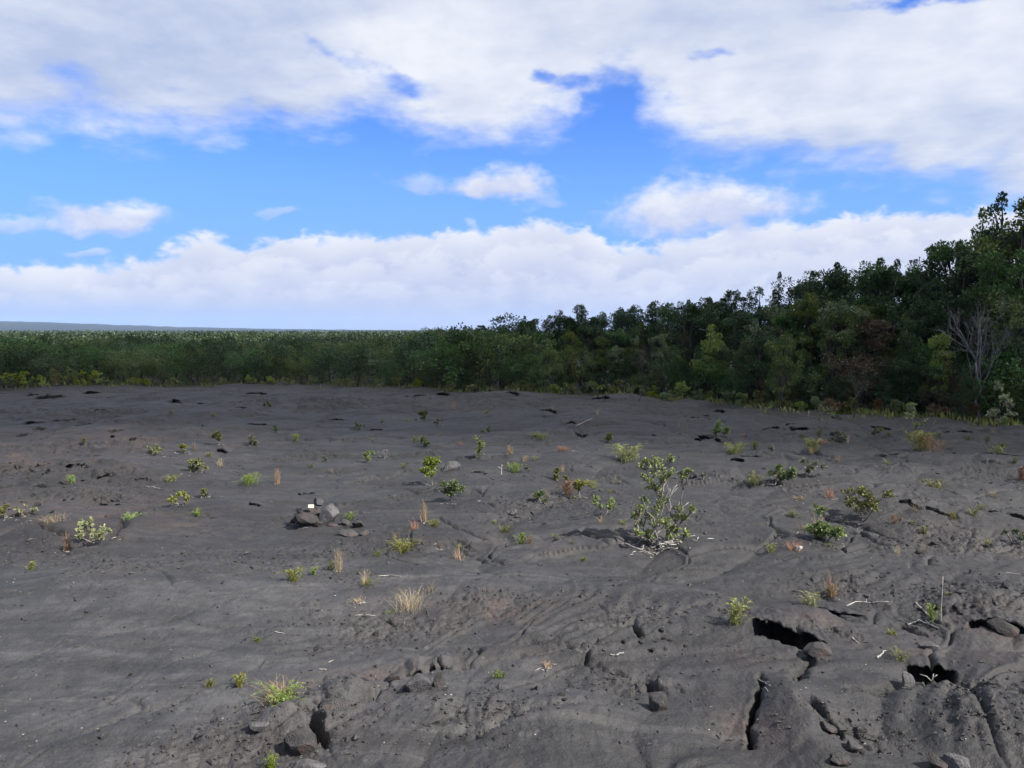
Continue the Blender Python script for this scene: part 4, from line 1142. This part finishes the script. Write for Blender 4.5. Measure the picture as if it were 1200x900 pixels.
# px, py of the centre, half sizes px (across, up), depth factor, tilt, material, label
ROCKS = [
 # the cairn
 (357, 607, 17, 7, 1.1, -.1, 'rock', 'dark bottom slab at the left of the cairn'),
 (362, 599, 13, 6, 1.1, .15, 'rock', 'brownish block on the upper left of the cairn, under the cream marker'),
 (386, 604, 14, 11, .9, -.35, 'slab', 'large pale grey slab leaning on the right of the cairn'),
 (372, 589, 5, 5, 1., 0, 'slab', 'small round grey stone on top of the cairn'),
 (371, 601, 4, 7, 1., .2, 'rock', 'narrow dark stone wedged in the middle of the cairn'),
 (358, 618, 8, 3, 1., 0, 'slab', 'flat grey flake at the front foot of the cairn'),
 (374, 615, 6, 4, 1., .1, 'rock', 'dark chunk at the front middle of the cairn foot'),
 (345, 610, 6, 4, 1., -.2, 'rock', 'dark angular stone at the far left foot of the cairn'),
 (388, 616, 7, 4, 1., 0, 'rock', 'dark stone below the large pale cairn slab'),
 (405, 611, 7, 4, 1., .3, 'rock', 'jagged dark stone in the rubble right of the cairn'),
 (420, 613, 8, 4, 1., -.2, 'rock', 'tilted dark plate at the right end of the cairn rubble'),
 (412, 624, 12, 3, 1., .1, 'rock', 'long low dark plate in front of the cairn rubble'),
 (428, 622, 7, 4, 1., .1, 'rock', 'dark lump at the far right of the cairn rubble'),
 # foreground blocks
 (770, 821, 13, 12, .9, .3, 'rock', 'rounded block set in a hollow, right of the middle foreground'),
 (490, 797, 17, 12, .9, -.12, 'slab', 'pale pinkish block in the foreground crack'),
 (514, 796, 8, 9, .9, .35, 'rock', 'dark upright block beside the pale pinkish block'),
 (461, 800, 9, 6, 1., .1, 'rock', 'low dark block left of the pale pinkish block'),
 (352, 866, 20, 15, .9, .2, 'rock', 'broken lava block at lower left below the bright fern cushion'),
 (388, 836, 22, 13, .8, -.3, 'rock', 'reddish broken slab lying above the crack at lower left'),
 (300, 848, 11, 6, 1., 0, 'slab', 'small grey block left of the broken lava block'),
 (420, 838, 15, 9, .9, .3, 'rock', 'dark slab edge right of the reddish broken slab'),
 (362, 895, 17, 9, .9, .1, 'slab', 'grey block at the bottom edge near the upright fern'),
 (960, 759, 14, 9, .9, .2, 'rock', 'pinkish rock on the right lip of the dark lava hole'),
 (1064, 798, 8, 10, .9, .1, 'slab', 'pale stone at the left side of the second dark hole'),
 (1090, 757, 10, 5, 1., 0, 'slab', 'flat stone lying left of the dark trench at right'),
 (1120, 890, 14, 12, .9, .1, 'slab', 'pale round stone at the bottom right'),
 (1100, 893, 12, 8, .9, .3, 'rock', 'dark stone left of the pale round stone at the bottom right'),
 (1035, 826, 14, 5, 1., .1, 'rock', 'flat dark plate over the crack between the holes'),
 (970, 850, 10, 5, 1., .4, 'rock', 'small brown stone beside the lower right rubble'),
 (1000, 872, 11, 8, 1., .2, 'rock', 'angular stone in the lower right rubble, farther one'),
 (985, 886, 12, 9, 1., -.2, 'rock', 'angular stone in the lower right rubble, nearer one'),
 (1180, 735, 14, 8, 1., .2, 'rock', 'reddish lump over the dark trench at the right edge'),
 (528, 545, 9, 7, .9, .2, 'slab', 'grey rock right of the bushy light green shrub'),
 (935, 641, 5, 4, 1., 0, 'litter', 'pale stone beside the rust-tan dry grass'),
]
rx_, ry_, rz_ = hit([r[0] for r in ROCKS], [r[1] + r[3] * .8 for r in ROCKS])
for i, (px, py, a, b, dp, tilt, mat, lab) in enumerate(ROCKS):
    cair = i < 9
    x, y, z = float(rx_[i]), float(ry_[i]), float(rz_[i])
    if cair:                                                  # the stones of the pile stand over one spot
        X, Y, Z = [float(t[0]) for t in hit(370, 614)]
        dx, dz = ray(px, py)
        y = Y + {0: 0, 1: .12, 2: -.02, 3: .16, 4: .05, 5: -.16, 6: -.12, 7: -.03, 8: -.14}[i]; x = float(dx) * y
        zc = CAM_Z + float(dz) * y
    s = math.hypot(x, y) / FPX
    me = rock_mesh(600 + i, a * s * 1.15, a * s * dp * 1.0, b * s * 1.2, M[mat])
    o = link('lava_rock', me); tag(o, lab, 'rock', 'stones of the cairn' if cair else 'lava rocks lying on the field')
    o.location = (x, y, zc if cair else z + b * s * .35)
    o.rotation_euler = (random.uniform(-.2, .1), tilt, random.uniform(-.3, .3))
# cream marker on the cairn
X, Y, Z = [float(t[0]) for t in hit(370, 614)]
dx, dz = ray(364.5, 593.2); y = Y - .06
mk = MB(); 
w, d, h = .046, .012, .026
vb = np.array([[sx * w * (1 - .06 * abs(sz)), sy * d, sz * h] for sx in (-1, 1) for sy in (-1, 1) for sz in (-1, 1)])
mk.add(vb, [[0, 1, 3, 2], [4, 6, 7, 5], [0, 4, 5, 1], [2, 3, 7, 6], [0, 2, 6, 4], [1, 5, 7, 3]])
mm, kk = new_mat('cream_marker')
pp = kk.noise(kk.n('ShaderNodeTexCoord').outputs['Object'], 30., 3)
kk.n('ShaderNodeOutputMaterial', {'Surface': kk.n('ShaderNodeBsdfPrincipled', {'Base Color': kk.mix(pp, (.62, .55, .38), (.78, .72, .55)), 'Roughness': .6}).outputs[0]})
o = link('trail_marker', mk.mesh('trail_marker', mm, False)); tag(o, 'small cream marker block fixed near the top of the cairn', 'trail marker')
o.location = (float(dx) * y, y, CAM_Z + float(dz) * y); o.rotation_euler = (-.25, .04, .1)

# countable loose stones in the broken patches
rt = random.Random(77)
SM = [rock_mesh(900 + i, 1, .85, .6, M['rock'], 8, 2) for i in range(6)]
PATCH = [(30, 560, 55, 14, 26, 'at the far left rubble bank'), (1130, 712, 62, 20, 34, 'on the rubble slope at the right'), (765, 752, 45, 10, 20, 'along the gravelly crack left of the lava hole'),
         (1000, 878, 30, 14, 12, 'in the hollow at lower right'), (700, 818, 60, 12, 12, 'on the bare lava right of the middle foreground'), (440, 745, 60, 20, 10, 'on the brown lava in the left middle foreground'),
         (1060, 640, 70, 14, 14, 'on the rough ground below the large leafy patch'), (930, 730, 60, 8, 12, 'along the rim above the lava hole'), (560, 865, 50, 9, 8, 'on the gravel at the bottom centre'),
         (90, 590, 50, 10, 10, 'on the reddish lava at the far left')]
sx_, sy_, sl_, ss_ = [], [], [], []
for px, py, a, b, n, wh in PATCH:
    for k in range(int(n * .6)):
        sx_.append(px + rt.gauss(0, .5) * a); sy_.append(min(896, py + rt.gauss(0, .5) * b)); sl_.append(f'small dark lava stone loose {wh}'); ss_.append(rt.uniform(1.6, 4.6))
qx, qy, qz = hit(sx_, sy_)
for i in range(len(sx_)):
    s = math.hypot(qx[i], qy[i]) / FPX * ss_[i]
    o = link('loose_stone', SM[i % 6]); tag(o, sl_[i], 'stone', sl_[i].replace('stone loose', 'stones'))
    o.location = (qx[i], qy[i], qz[i] + s * .2); o.scale = (s * rt.uniform(.8, 1.4), s, s * rt.uniform(.7, 1.3)); o.rotation_euler = (rt.uniform(-.5, .5), rt.uniform(-.5, .5), rt.uniform(0, 6))

def scatter_stuff(name, label, cat, n, size, mat, seed, flatness, weight, rngpx=(380, 520)):
    rng = np.random.default_rng(seed); mb = MB()
    base = np.array([[1, 0, 0], [-.5, .8, 0], [-.6, -.8, .1], [.1, .1, .7], [.1, .1, -.6]])
    tri = [[0, 1, 3], [1, 2, 3], [2, 0, 3], [1, 0, 4], [2, 1, 4], [0, 2, 4]]
    px = rng.uniform(-20, 1220, n * 6); py = 470 + 440 * rng.uniform(0, 1, n * 6) ** 1.15
    X, Y = flat(px, py)
    wgt = weight(X, Y); k = np.where(rng.uniform(0, 1, len(X)) < wgt)[0][:n]
    X, Y = X[k], Y[k]
    for a, b, hw, L, d_, h_ in LIPS:
        cx, cy = [float(c) for c in flat(a, b)]; g = hw * math.hypot(cx, cy) / FPX * 1.3
        ok = ((X - cx) / g) ** 2 + ((Y - cy - L * .5) / (L * 1.2)) ** 2 > 1
        X, Y = X[ok], Y[ok]
    Z = height(X, Y)
    for x, y, z in zip(X, Y, Z):
        s = size(rng) * (1 + .05 * max(0, math.hypot(x, y) - 8))
        a = rng.uniform(0, 2 * PI); c, q = math.cos(a), math.sin(a)
        v = (base + rng.normal(0, .22, base.shape)) * np.array([1, rng.uniform(.5, 1), flatness]) * s
        v = v @ np.array([[c, q, 0], [-q, c, 0], [0, 0, 1]]) + (x, y, z + s * flatness * .25)
        mb.add(v, None, tri, rng.uniform(0, 1))
    o = link(name, mb.mesh(name, mat, False)); o['kind'] = 'stuff'; tag(o, label, cat)
scatter_stuff('lava_gravel', 'fine dark gravel strewn over the rough parts of the lava', 'gravel', 6000, lambda r: r.uniform(.006, .024) * (1 + .8 * (r.uniform() > .9)), M['gravel'], 41, .8,
              lambda x, y: lavamask(x, y) * (.06 + 1.1 * roughness(x, y)) * (np.hypot(x, y) < 22))
scatter_stuff('pale_litter', 'bleached bits of leaf and twig strewn over the lava', 'litter', 430, lambda r: r.uniform(.005, .013), M['litter'], 42, .3,
              lambda x, y: lavamask(x, y) * np.clip(.05 + .9 * sstep(.1, .6, fbm(x * .7, y * .7, 2, 33)), 0, 1) * (np.hypot(x, y) < 24))
def shrub_litter():
    rng = np.random.default_rng(43); mb = MB()
    for k in range(110):
        a = rng.uniform(0, 2 * PI); r = abs(rng.normal(0, .26))
        x, y = bx + .06 + math.cos(a) * r * 1.25, by - .12 + math.sin(a) * r; z = float(height(np.array([x]), np.array([y]))[0])
        d = norm(np.array([rng.normal(), rng.normal(), rng.normal(0, .25)])); L = rng.uniform(.03, .14)
        tube(mb, [np.array([x, y, z + .012]), np.array([x, y, z + .016]) + d * L * .5 + rng.normal(0, .004, 3), np.array([x, y, z + .014]) + d * L], [.006, .007, .003], 4)
    o = link('white_litter', mb.mesh('white_litter', M['litter'])); o['kind'] = 'stuff'; tag(o, 'white bleached twigs heaped at the foot of the big shrub', 'litter')
shrub_litter()
def feet_litter():
    rng = np.random.default_rng(47); mb = MB()
    for i, (kind, px, py, wp, hp, tone, lab) in enumerate(PLANTS):
        if kind not in ('shrub', 'rust', 'grass') or rng.uniform() < .25: continue
        s_ = math.hypot(hx[i], hy[i]) / FPX; n = rng.integers(4, 11)
        X = hx[i] + rng.normal(0, .42, n) * wp * s_; Y = hy[i] - .1 * wp * s_ + rng.normal(0, .42, n) * wp * s_; Z = height(X, Y)
        for x, y, z in zip(X, Y, Z):
            d = norm(np.array([rng.normal(), rng.normal(), rng.normal(0, .2)])); L = rng.uniform(.02, .09); p = np.array([x, y, z + .01])
            tube(mb, [p, p + d * L * .5 + rng.normal(0, .003, 3), p + d * L], [.004, .005, .002], 3)
    o = link('twig_litter', mb.mesh('twig_litter', M['litter'])); o['kind'] = 'stuff'; tag(o, 'fine pale twigs and dead leaves round the feet of shrubs', 'litter')
feet_litter()

# ------------------------------------------------------------------ sticks and fallen branches
STICKS = [([(733, 638), (750, 645), (766, 652)], .018, 'thick white fallen branch at the left foot of the big shrub'),
 ([(965, 709), (981, 711)], .010, 'short white stick left of the long white branch'),
 ([(992, 711), (1003, 706), (1020, 707), (1042, 706)], .011, 'long white branch lying behind the lava hole'),
 ([(1073, 707), (1082, 716), (1093, 727)], .012, 'slanting pale stick left of the upright white stick'),
 ([(1064, 733), (1078, 728), (1096, 736)], .012, 'crooked pale root lying below the upright white stick'),
 ([(1076, 727), (1086, 732), (1100, 737)], .010, 'second pale root crossing the crooked root'),
 ([(999, 748), (1006, 755)], .010, 'short white stick on the right lip of the lava hole'),
 ([(1028, 773), (1038, 764)], .014, 'stubby pale stick between the two dark holes'),
 ([(889, 797), (903, 805)], .008, 'short white stick in front of the lava hole'),
 ([(890, 806), (900, 811)], .006, 'thin pale twig below the short white stick in front of the hole'),
 ([(722, 769), (731, 766)], .012, 'short thick white stick in the gravelly crack'),
 ([(715, 768), (721, 769)], .008, 'tiny white stick left of the short thick one in the crack'),
 ([(443, 676), (455, 675), (470, 676)], .009, 'pale stick just behind the bushy tan grass clump'),
 ([(416, 722), (440, 722)], .008, 'white twig line left below the bushy tan grass clump'),
 ([(385, 777), (391, 774)], .007, 'small white twig above the bright fern cushion'),
 ([(374, 785), (383, 785)], .007, 'flat white twig nearer the bright fern cushion'),
 ([(322, 741), (333, 743)], .008, 'pinkish pale bit of wood right of the tiny green fern'),
 ([(675, 500), (694, 497)], .02, 'far bleached branch behind the wide yellow-olive ferns'),
 ([(170, 571), (188, 573)], .012, 'pale flat bit of wood on the left lava'),
 ([(1178, 672), (1196, 674)], .010, 'white bit of wood at the right edge of the lava')]
for pts, r, lab in STICKS:
    r *= .72
    X, Y, Z = hit([p[0] for p in pts], [p[1] for p in pts])
    P = np.stack([X, Y, Z + r * 1.2], -1)
    t = np.linspace(0, len(P) - 1, 7)
    P = np.stack([np.interp(t, np.arange(len(P)), P[:, k]) for k in range(3)], -1)
    P[:, 2] = np.maximum(P[:, 2], height(P[:, 0], P[:, 1]) + r * .7)
    rng = np.random.default_rng(int(P[0, 0] * 1000) & 0xffff)
    P[1:-1] += rng.normal(0, r * .35, P[1:-1].shape)
    org = P[0].copy(); mb = MB(); tube(mb, P - org, np.linspace(r, r * .5, 7), 6)
    L = np.linalg.norm(P[-1] - P[0])
    if L > .3:
        e = P[4] - org + norm(np.array([rng.normal(), rng.normal(), .25])) * L * .22
        tube(mb, [P[3] - org, (P[3] + P[4]) / 2 - org + (0, 0, .01), e], [r * .6, r * .5, r * .25], 5)
    o = link('dead_stick', mb.mesh('dead_stick', M['dead'])); tag(o, lab, 'stick', 'bleached sticks on the lava'); o.location = org
for px, py, hp, dx, lab, r in [(1102, 728, 48, 1, 'upright thin white stick standing in the rubble at right', .009), (1090, 808, 17, 3, 'pale forked stick standing in the second dark hole', .010),
                               (587, 556, 12, 1, 'short pale stick standing in the open middle lava', .016)]:
    x, y, z = [float(t[0]) for t in hit(px, py)]
    s = math.hypot(x, y) / FPX; mb = MB(); rng = np.random.default_rng(px)
    p = curve_pts((0, 0, -.05), (dx * s, 0, hp * s), 0, 6, rng, .01); tube(mb, p, np.linspace(r, r * .4, 6), 6)
    if px != 1102: tube(mb, [p[3], p[3] + (-.05, 0, .05), p[3] + (-.10, .02, .06)], [r * .6, r * .5, r * .3], 5); tube(mb, [p[4], p[4] + (.04, 0, .03)], [r * .5, r * .3], 5)
    o = link('dead_stick', mb.mesh('dead_stick', M['dead'])); tag(o, lab, 'stick', 'bleached sticks on the lava'); o.location = (x, y, z)

# ------------------------------------------------------------------ an unseen cloud added towards the sun, shaped to shade far lava and woods
def shade_cloud():
    out = [(-62, 50), (-40, 33), (-22, 25.5), (-9, 23.5), (0, 21.5), (8, 19), (16, 17), (30, 14), (60, 10), (110, 30), (140, 110), (90, 200), (10, 190), (-40, 105)]
    cx, cy = 22., 75.
    A = np.array([math.atan2(y - cy, x - cx) for x, y in out]); Rr = np.array([math.hypot(x - cx, y - cy) for x, y in out])
    o_ = np.argsort(A); A, Rr = A[o_], Rr[o_]
    A = np.concatenate([A - 2 * PI, A, A + 2 * PI]); Rr = np.tile(Rr, 3)
    na, nq = 220, 26
    a = np.linspace(-PI, PI, na, endpoint=False); q = np.linspace(0, 1, nq)
    Q, AA = np.meshgrid(q, a, indexing='ij')
    rad = np.interp(AA, A, Rr) * (1 + .10 * fbm(np.cos(AA) * 4, np.sin(AA) * 4, 4, 51)) * Q
    gx, gy = cx + rad * np.cos(AA), cy + rad * np.sin(AA)
    z0 = 520.; k = z0 / SUN_DIR.z
    bx_, by_ = gx + SUN_DIR.x * k, gy + SUN_DIR.y * k
    edge = np.sqrt(np.clip(1 - Q ** 2, 0, 1))
    top = z0 + edge * (20 + 12 * fbm(gx / 22, gy / 22, 4, 52)); bot = z0 - edge * (3 + 3 * fbm(gx / 18, gy / 18, 3, 53))
    mb = MB()
    i = np.arange(nq - 1)[:, None] * na; j = np.arange(na)[None, :]; kk = (j + 1) % na
    quads = np.stack([i + j, i + na + j, i + na + kk, i + kk], -1).reshape(-1, 4)
    mb.add(np.stack([bx_, by_, top], -1).reshape(-1, 3), quads); mb.add(np.stack([bx_, by_, bot], -1).reshape(-1, 3), quads[:, ::-1])
    m, k_ = new_mat('shade_cloud_skin')
    df = k_.n('ShaderNodeBsdfDiffuse', {'Color': (.9, .9, .9)}); tl = k_.n('ShaderNodeBsdfTranslucent', {'Color': (.9, .9, .9)})
    tp = k_.n('ShaderNodeBsdfTransparent')
    mx = k_.n('ShaderNodeMixShader', {0: .6, 1: df.outputs[0], 2: tl.outputs[0]})
    mx = k_.n('ShaderNodeMixShader', {0: .40, 1: mx.outputs[0], 2: tp.outputs[0]})
    k_.n('ShaderNodeOutputMaterial', {'Surface': mx.outputs[0]})
    o = link('shade_cloud', mb.mesh('shade_cloud', m)); o['kind'] = 'structure'
shade_cloud()

# ------------------------------------------------------------------ air
def haze():
    bm = bmesh.new(); bmesh.ops.create_cube(bm, size=1)
    me = bpy.data.meshes.new('haze')
    for v in bm.verts: v.co = (v.co.x * 19000, v.co.y * 19000, -4 + (v.co.z + .5) * 164)
    bm.to_mesh(me); bm.free()
    m = bpy.data.materials.new('haze_air'); m.use_nodes = True; k = NT(m.node_tree)
    v = k.n('ShaderNodeVolumePrincipled', {'Color': (.52, .68, 1.0), 'Density': 6.8e-5, 'Anisotropy': .1})
    k.n('ShaderNodeOutputMaterial', {'Volume': v.outputs[0]})
    me.materials.append(m)
    o = link('haze', me); o['kind'] = 'stuff'; tag(o, 'thin bluish air over the far wood and hills', 'haze')
haze()

# ------------------------------------------------------------------ sky
def azel(px, py):
    dx, dz = ray(px, py); dx = float(dx); dz = float(dz)
    return math.atan2(dx, 1), math.atan2(dz, math.hypot(dx, 1))

def make_world():
    w = bpy.data.worlds.new('World'); S.world = w; w.use_nodes = True
    w.cycles.sampling_method = 'MANUAL'; w.cycles.sample_map_resolution = 512
    k = NT(w.node_tree)
    d = k.n('ShaderNodeTexCoord').outputs['Generated']
    sp = k.n('ShaderNodeSeparateXYZ', {0: d}); X, Y, Z = sp.outputs
    az = k.m('ARCTAN2', X, Y); el = k.m('ARCSINE', Z)
    sky = k.n('ShaderNodeTexSky', sky_type='NISHITA', sun_disc=False, sun_elevation=SUN_EL, sun_rotation=SUN_AZ, altitude=1000, air_density=1.0, dust_density=.3, ozone_density=2.2).outputs[0]
    A0, A1, EM = -.75, .75, .75
    vec = lambda x, y: k.n('ShaderNodeCombineXYZ', {0: x, 1: y}).outputs[0]
    def noise2(v, s, det, rough=.6, dist=0., out=0):
        return k.n('ShaderNodeTexNoise', {'Vector': v, 'Scale': s, 'Detail': det, 'Roughness': rough, 'Distortion': dist}, noise_dimensions='2D').outputs[out]
    sub5 = lambda x: k.m('SUBTRACT', x, .5)
    shift = lambda v, x, y: k.n('ShaderNodeVectorMath', {0: v, 1: (x, y, 0)}, operation='ADD').outputs[0]
    low = vec(az, k.m('MULTIPLY', el, 1.7))
    # ragged outlines: every cloud edge is looked up at a slightly displaced direction
    wn = k.n('ShaderNodeSeparateXYZ', {0: noise2(low, 13., 4., .5, 0., 1)}).outputs
    wf = k.n('ShaderNodeSeparateXYZ', {0: noise2(low, 5., 2., .5, 0., 1)}).outputs
    az2 = k.m('ADD', az, k.m('ADD', k.m('MULTIPLY', sub5(wn[0]), .085), k.m('MULTIPLY', sub5(wf[0]), .06)))
    el2 = k.m('ADD', el, k.m('ADD', k.m('MULTIPLY', sub5(wn[1]), .045), k.m('MULTIPLY', sub5(wf[1]), .02)))
    def curve(x, pts):
        nd = k.n('ShaderNodeFloatCurve', {'Value': k.m('MULTIPLY_ADD', x, 1 / (A1 - A0), -A0 / (A1 - A0))}); c = nd.mapping.curves[0]
        P = sorted(((azel(*p)[0] - A0) / (A1 - A0), azel(*p)[1] / EM) for p in pts)
        P = [(0., P[0][1])] + P + [(1., P[-1][1])]
        while len(c.points) < len(P): c.points.new(.5, .5)
        for q, p in zip(c.points, P): q.location = p; q.handle_type = 'AUTO'
        nd.mapping.update()
        return k.m('MULTIPLY', nd.outputs[0], EM)
    def puffs(v, s):
        wv = k.n('ShaderNodeVectorMath', {0: v, 1: k.n('ShaderNodeVectorMath', {0: noise2(v, s * 1.6, 3., .6, 0., 1), 1: (.8 / s, .8 / s, 0)}, operation='MULTIPLY').outputs[0]}, operation='ADD').outputs[0]
        vo = k.n('ShaderNodeTexVoronoi', {'Vector': wv, 'Scale': s, 'Detail': 2., 'Roughness': .55, 'Lacunarity': 2.2}, voronoi_dimensions='2D', feature='F1', normalize=True).outputs['Distance']
        return k.m('SUBTRACT', 1., vo)
    # ---- the bank of cumulus along the horizon: three rows, one behind the other
    TOP = [(-60, 318), (0, 316), (70, 322), (140, 308), (185, 300), (205, 290), (235, 281), (275, 290), (330, 280), (375, 286), (440, 280), (510, 276), (560, 278), (600, 268), (650, 264), (690, 278), (715, 292),
           (760, 287), (830, 279), (900, 269), (960, 266), (1010, 257), (1050, 253), (1140, 250), (1200, 248), (1280, 246)]
    bl = puffs(low, 11.)
    blf = noise2(low, 24., 5., .62)
    top = curve(az, TOP)
    hz = k.ss(.060, .002, el)
    WH, SH, FAR = (4.5, 4.6, 4.9), (2.65, 2.95, 4.05), (2.05, 2.55, 3.95)
    blue = k.mix(1., sky, (.35, .60, 1.1), 'MULTIPLY')
    blue = k.mix(k.m('MULTIPLY', k.ss(.26, .07, el), .85), blue, (1.12, 2.35, 4.95))
    col = blue
    left = k.ss(-.30, .05, az)                                              # the bank thins out towards the left
    for j, (dn, sc, amp, op) in enumerate(((.0, 0., .050, 1.), (.030, .37, .075, .95), (.060, .81, .06, .85))):
        b = bl if j == 0 else puffs(shift(low, sc, sc * .7), 11. + 4 * j)
        rim = k.m('SUBTRACT', top, dn) if j else top
        f = k.m('ADD', k.m('SUBTRACT', rim, el), k.m('ADD', k.m('MULTIPLY', k.m('SUBTRACT', b, .62), amp), k.m('MULTIPLY', sub5(blf), .035)))
        m = k.ss(-.006, .010 + .006 * j, f)
        lit = k.m('EXPONENT', k.m('MULTIPLY', k.m('MAXIMUM', f, 0.), -46. - 8 * j))
        lit = k.m('ADD', k.m('MULTIPLY', lit, .85 - .08 * j), k.m('MULTIPLY', sub5(blf), .8))
        lit = k.m('ADD', lit, k.m('MULTIPLY', k.m('SUBTRACT', b, .62), 1.3), clamp=True)
        c = k.mix(lit, SH, WH)
        c = k.mix(k.m('MULTIPLY', hz, .75), c, FAR)
        o = k.m('MULTIPLY', m, op)
        o = k.m('MULTIPLY', o, k.m('MULTIPLY_ADD', k.m('MULTIPLY', k.ss(.045, .012, el), k.m('SUBTRACT', 1., left)), -.7, 1.))
        col = k.mix(o, col, c)
    # ---- single clouds
    for px, py, rx, ry, s_ in [(125, 258, 76, 18, .95), (578, 217, 54, 23, 1.), (487, 212, 40, 16, .45), (815, 251, 112, 38, 1.), (325, 254, 16, 6, .35), (80, 295, 24, 7, .45), (0, 260, 24, 10, .5), (560, 268, 18, 5, .4), (620, 233, 26, 9, .35)]:
        a, e = azel(px, py)
        dx = k.m('MULTIPLY', k.m('SUBTRACT', az2, a), FPX / rx); dy = k.m('MULTIPLY', k.m('SUBTRACT', el2, e), FPX / ry)
        dyb = k.m('MULTIPLY', dy, k.m('MULTIPLY_ADD', k.m('LESS_THAN', dy, 0.), .35, 1.))       # flatter below
        f = k.m('SUBTRACT', 1., k.m('SQRT', k.m('ADD', k.m('MULTIPLY', dx, dx), k.m('MULTIPLY', dyb, dyb))))
        f = k.m('ADD', f, k.m('MULTIPLY', sub5(blf), .9))
        m = k.m('MULTIPLY', k.ss(-.20, .55, f), s_)
        lit = k.m('ADD', k.m('MULTIPLY_ADD', dy, .62, .34), k.m('MULTIPLY', sub5(blf), 1.3), clamp=True)
        col = k.mix(m, col, k.mix(lit, (2.85, 3.2, 4.4), WH))
    # ---- the high deck overhead, seen in perspective
    zz = k.m('ADD', Z, .14)
    ceil = k.n('ShaderNodeVectorMath', {0: vec(k.m('DIVIDE', X, zz), k.m('DIVIDE', Y, zz))}, operation='ADD').outputs[0]
    big = noise2(ceil, 1.25, 3., .55, .2); mid = noise2(ceil, 4.2, 6., .6); midu = noise2(shift(ceil, .05, -.07), 4.2, 4., .6)
    up = curve(az2, [(-60, 155), (0, 155), (100, 150), (190, 160), (300, 146), (420, 132), (470, 146), (560, 164), (630, 162), (664, 148), (676, 126), (690, 118), (712, 118), (740, 132), (800, 165), (900, 186), (1000, 200), (1100, 216), (1200, 238), (1280, 248)])
    du = k.m('ADD', k.m('SUBTRACT', el2, up), k.m('ADD', k.m('MULTIPLY', sub5(big), .05), k.m('ADD', k.m('MULTIPLY', sub5(mid), .085), k.m('MULTIPLY', sub5(blf), .03))))
    body = k.m('ADD', k.m('SUBTRACT', el2, up), .0)
    du = k.m('MINIMUM', du, k.m('MULTIPLY_ADD', sub5(mid), .15, .075))      # thin places all over the deck
    for px, py, ra, re, amt in [(356, 44, .016, .009, .050), (385, 58, .018, .010, .050), (412, 74, .018, .009, .035), (470, 94, .034, .009, .060), (85, 82, .025, .011, .025), (1085, -4, .06, .010, .10), (658, 92, .020, .012, .06), (640, 84, .018, .007, .04), (838, 66, .030, .007, .06), (815, 22, .010, .022, .02), (705, 112, .022, .016, .04), (1130, 32, .01, .012, .03)]:
        a, e = azel(px, py)
        qx = k.m('MULTIPLY', k.m('SUBTRACT', az2, a), 1 / ra); qy = k.m('MULTIPLY', k.m('SUBTRACT', el2, e), 1 / re)
        q = k.m('ADD', k.m('MULTIPLY', qx, qx), k.m('MULTIPLY', qy, qy))
        du = k.m('SUBTRACT', du, k.m('MULTIPLY', k.m('EXPONENT', k.m('MULTIPLY', q, -.7)), amt))
    mu = k.ss(-.026, .046, du)
    lit = k.m('ADD', .40, k.m('ADD', k.m('MULTIPLY', k.m('SUBTRACT', mid, midu), .8), k.m('MULTIPLY', sub5(big), 1.1)))
    for px, py, ra, re, amt in [(470, 55, .07, .03, .45), (60, 30, .2, .05, -.18), (250, 110, .16, .03, -.25), (640, 105, .06, .04, .2), (780, 120, .09, .03, .35), (950, 90, .16, .05, .25), (1100, 150, .14, .03, -.15),
                                (1180, 60, .1, .05, .35), (880, 178, .10, .013, -.42), (1160, 215, .13, .02, -.35), (680, 30, .12, .04, .1), (560, 130, .07, .02, .12), (150, 145, .10, .02, .22), (330, 15, .2, .02, -.2)]:
        a, e = azel(px, py)
        qx = k.m('MULTIPLY', k.m('SUBTRACT', az2, a), 1 / ra); qy = k.m('MULTIPLY', k.m('SUBTRACT', el2, e), 1 / re)
        q = k.m('ADD', k.m('MULTIPLY', qx, qx), k.m('MULTIPLY', qy, qy))
        lit = k.m('ADD', lit, k.m('MULTIPLY', k.m('EXPONENT', k.m('MULTIPLY', q, -.7)), amt))
    lit = k.m('MULTIPLY_ADD', lit, 1., .08, clamp=True)
    col = k.mix(k.m('MULTIPLY', mu, .95), col, k.mix(lit, (2.55, 2.95, 3.95), (4.6, 4.7, 4.95)))
    bg = k.n('ShaderNodeBackground', {'Color': col, 'Strength': .088})
    k.n('ShaderNodeOutputWorld', {'Surface': bg.outputs[0]})
make_world()

sun = bpy.data.lights.new('Sun', 'SUN'); sun.energy = 5.; sun.angle = math.radians(.53); sun.color = (1., .95, .88)
so = bpy.data.objects.new('Sun', sun); COL.objects.link(so)
so.rotation_euler = SUN_DIR.to_track_quat('Z', 'Y').to_euler(); so.location = (20, -10, 30)

cam = bpy.data.cameras.new('Camera'); cam.lens = FPX / 1200 * 36; cam.sensor_width = 36; cam.clip_start = .05; cam.clip_end = 30000
co = bpy.data.objects.new('Camera', cam); COL.objects.link(co)
co.location = (0, 0, CAM_Z); co.rotation_euler = (PI / 2 - PITCH, 0, 0)
S.camera = co
S.view_settings.view_transform = 'Standard'; S.view_settings.look = 'None'; S.view_settings.exposure = 1.18; S.view_settings.gamma = 1
S.view_settings.use_curve_mapping = False
S.cycles.use_denoising = True
S.cycles.max_bounces = 6; S.cycles.diffuse_bounces = 3; S.cycles.glossy_bounces = 2; S.cycles.transmission_bounces = 3; S.cycles.volume_bounces = 1
S.cycles.use_adaptive_sampling = True; S.cycles.adaptive_threshold = .02
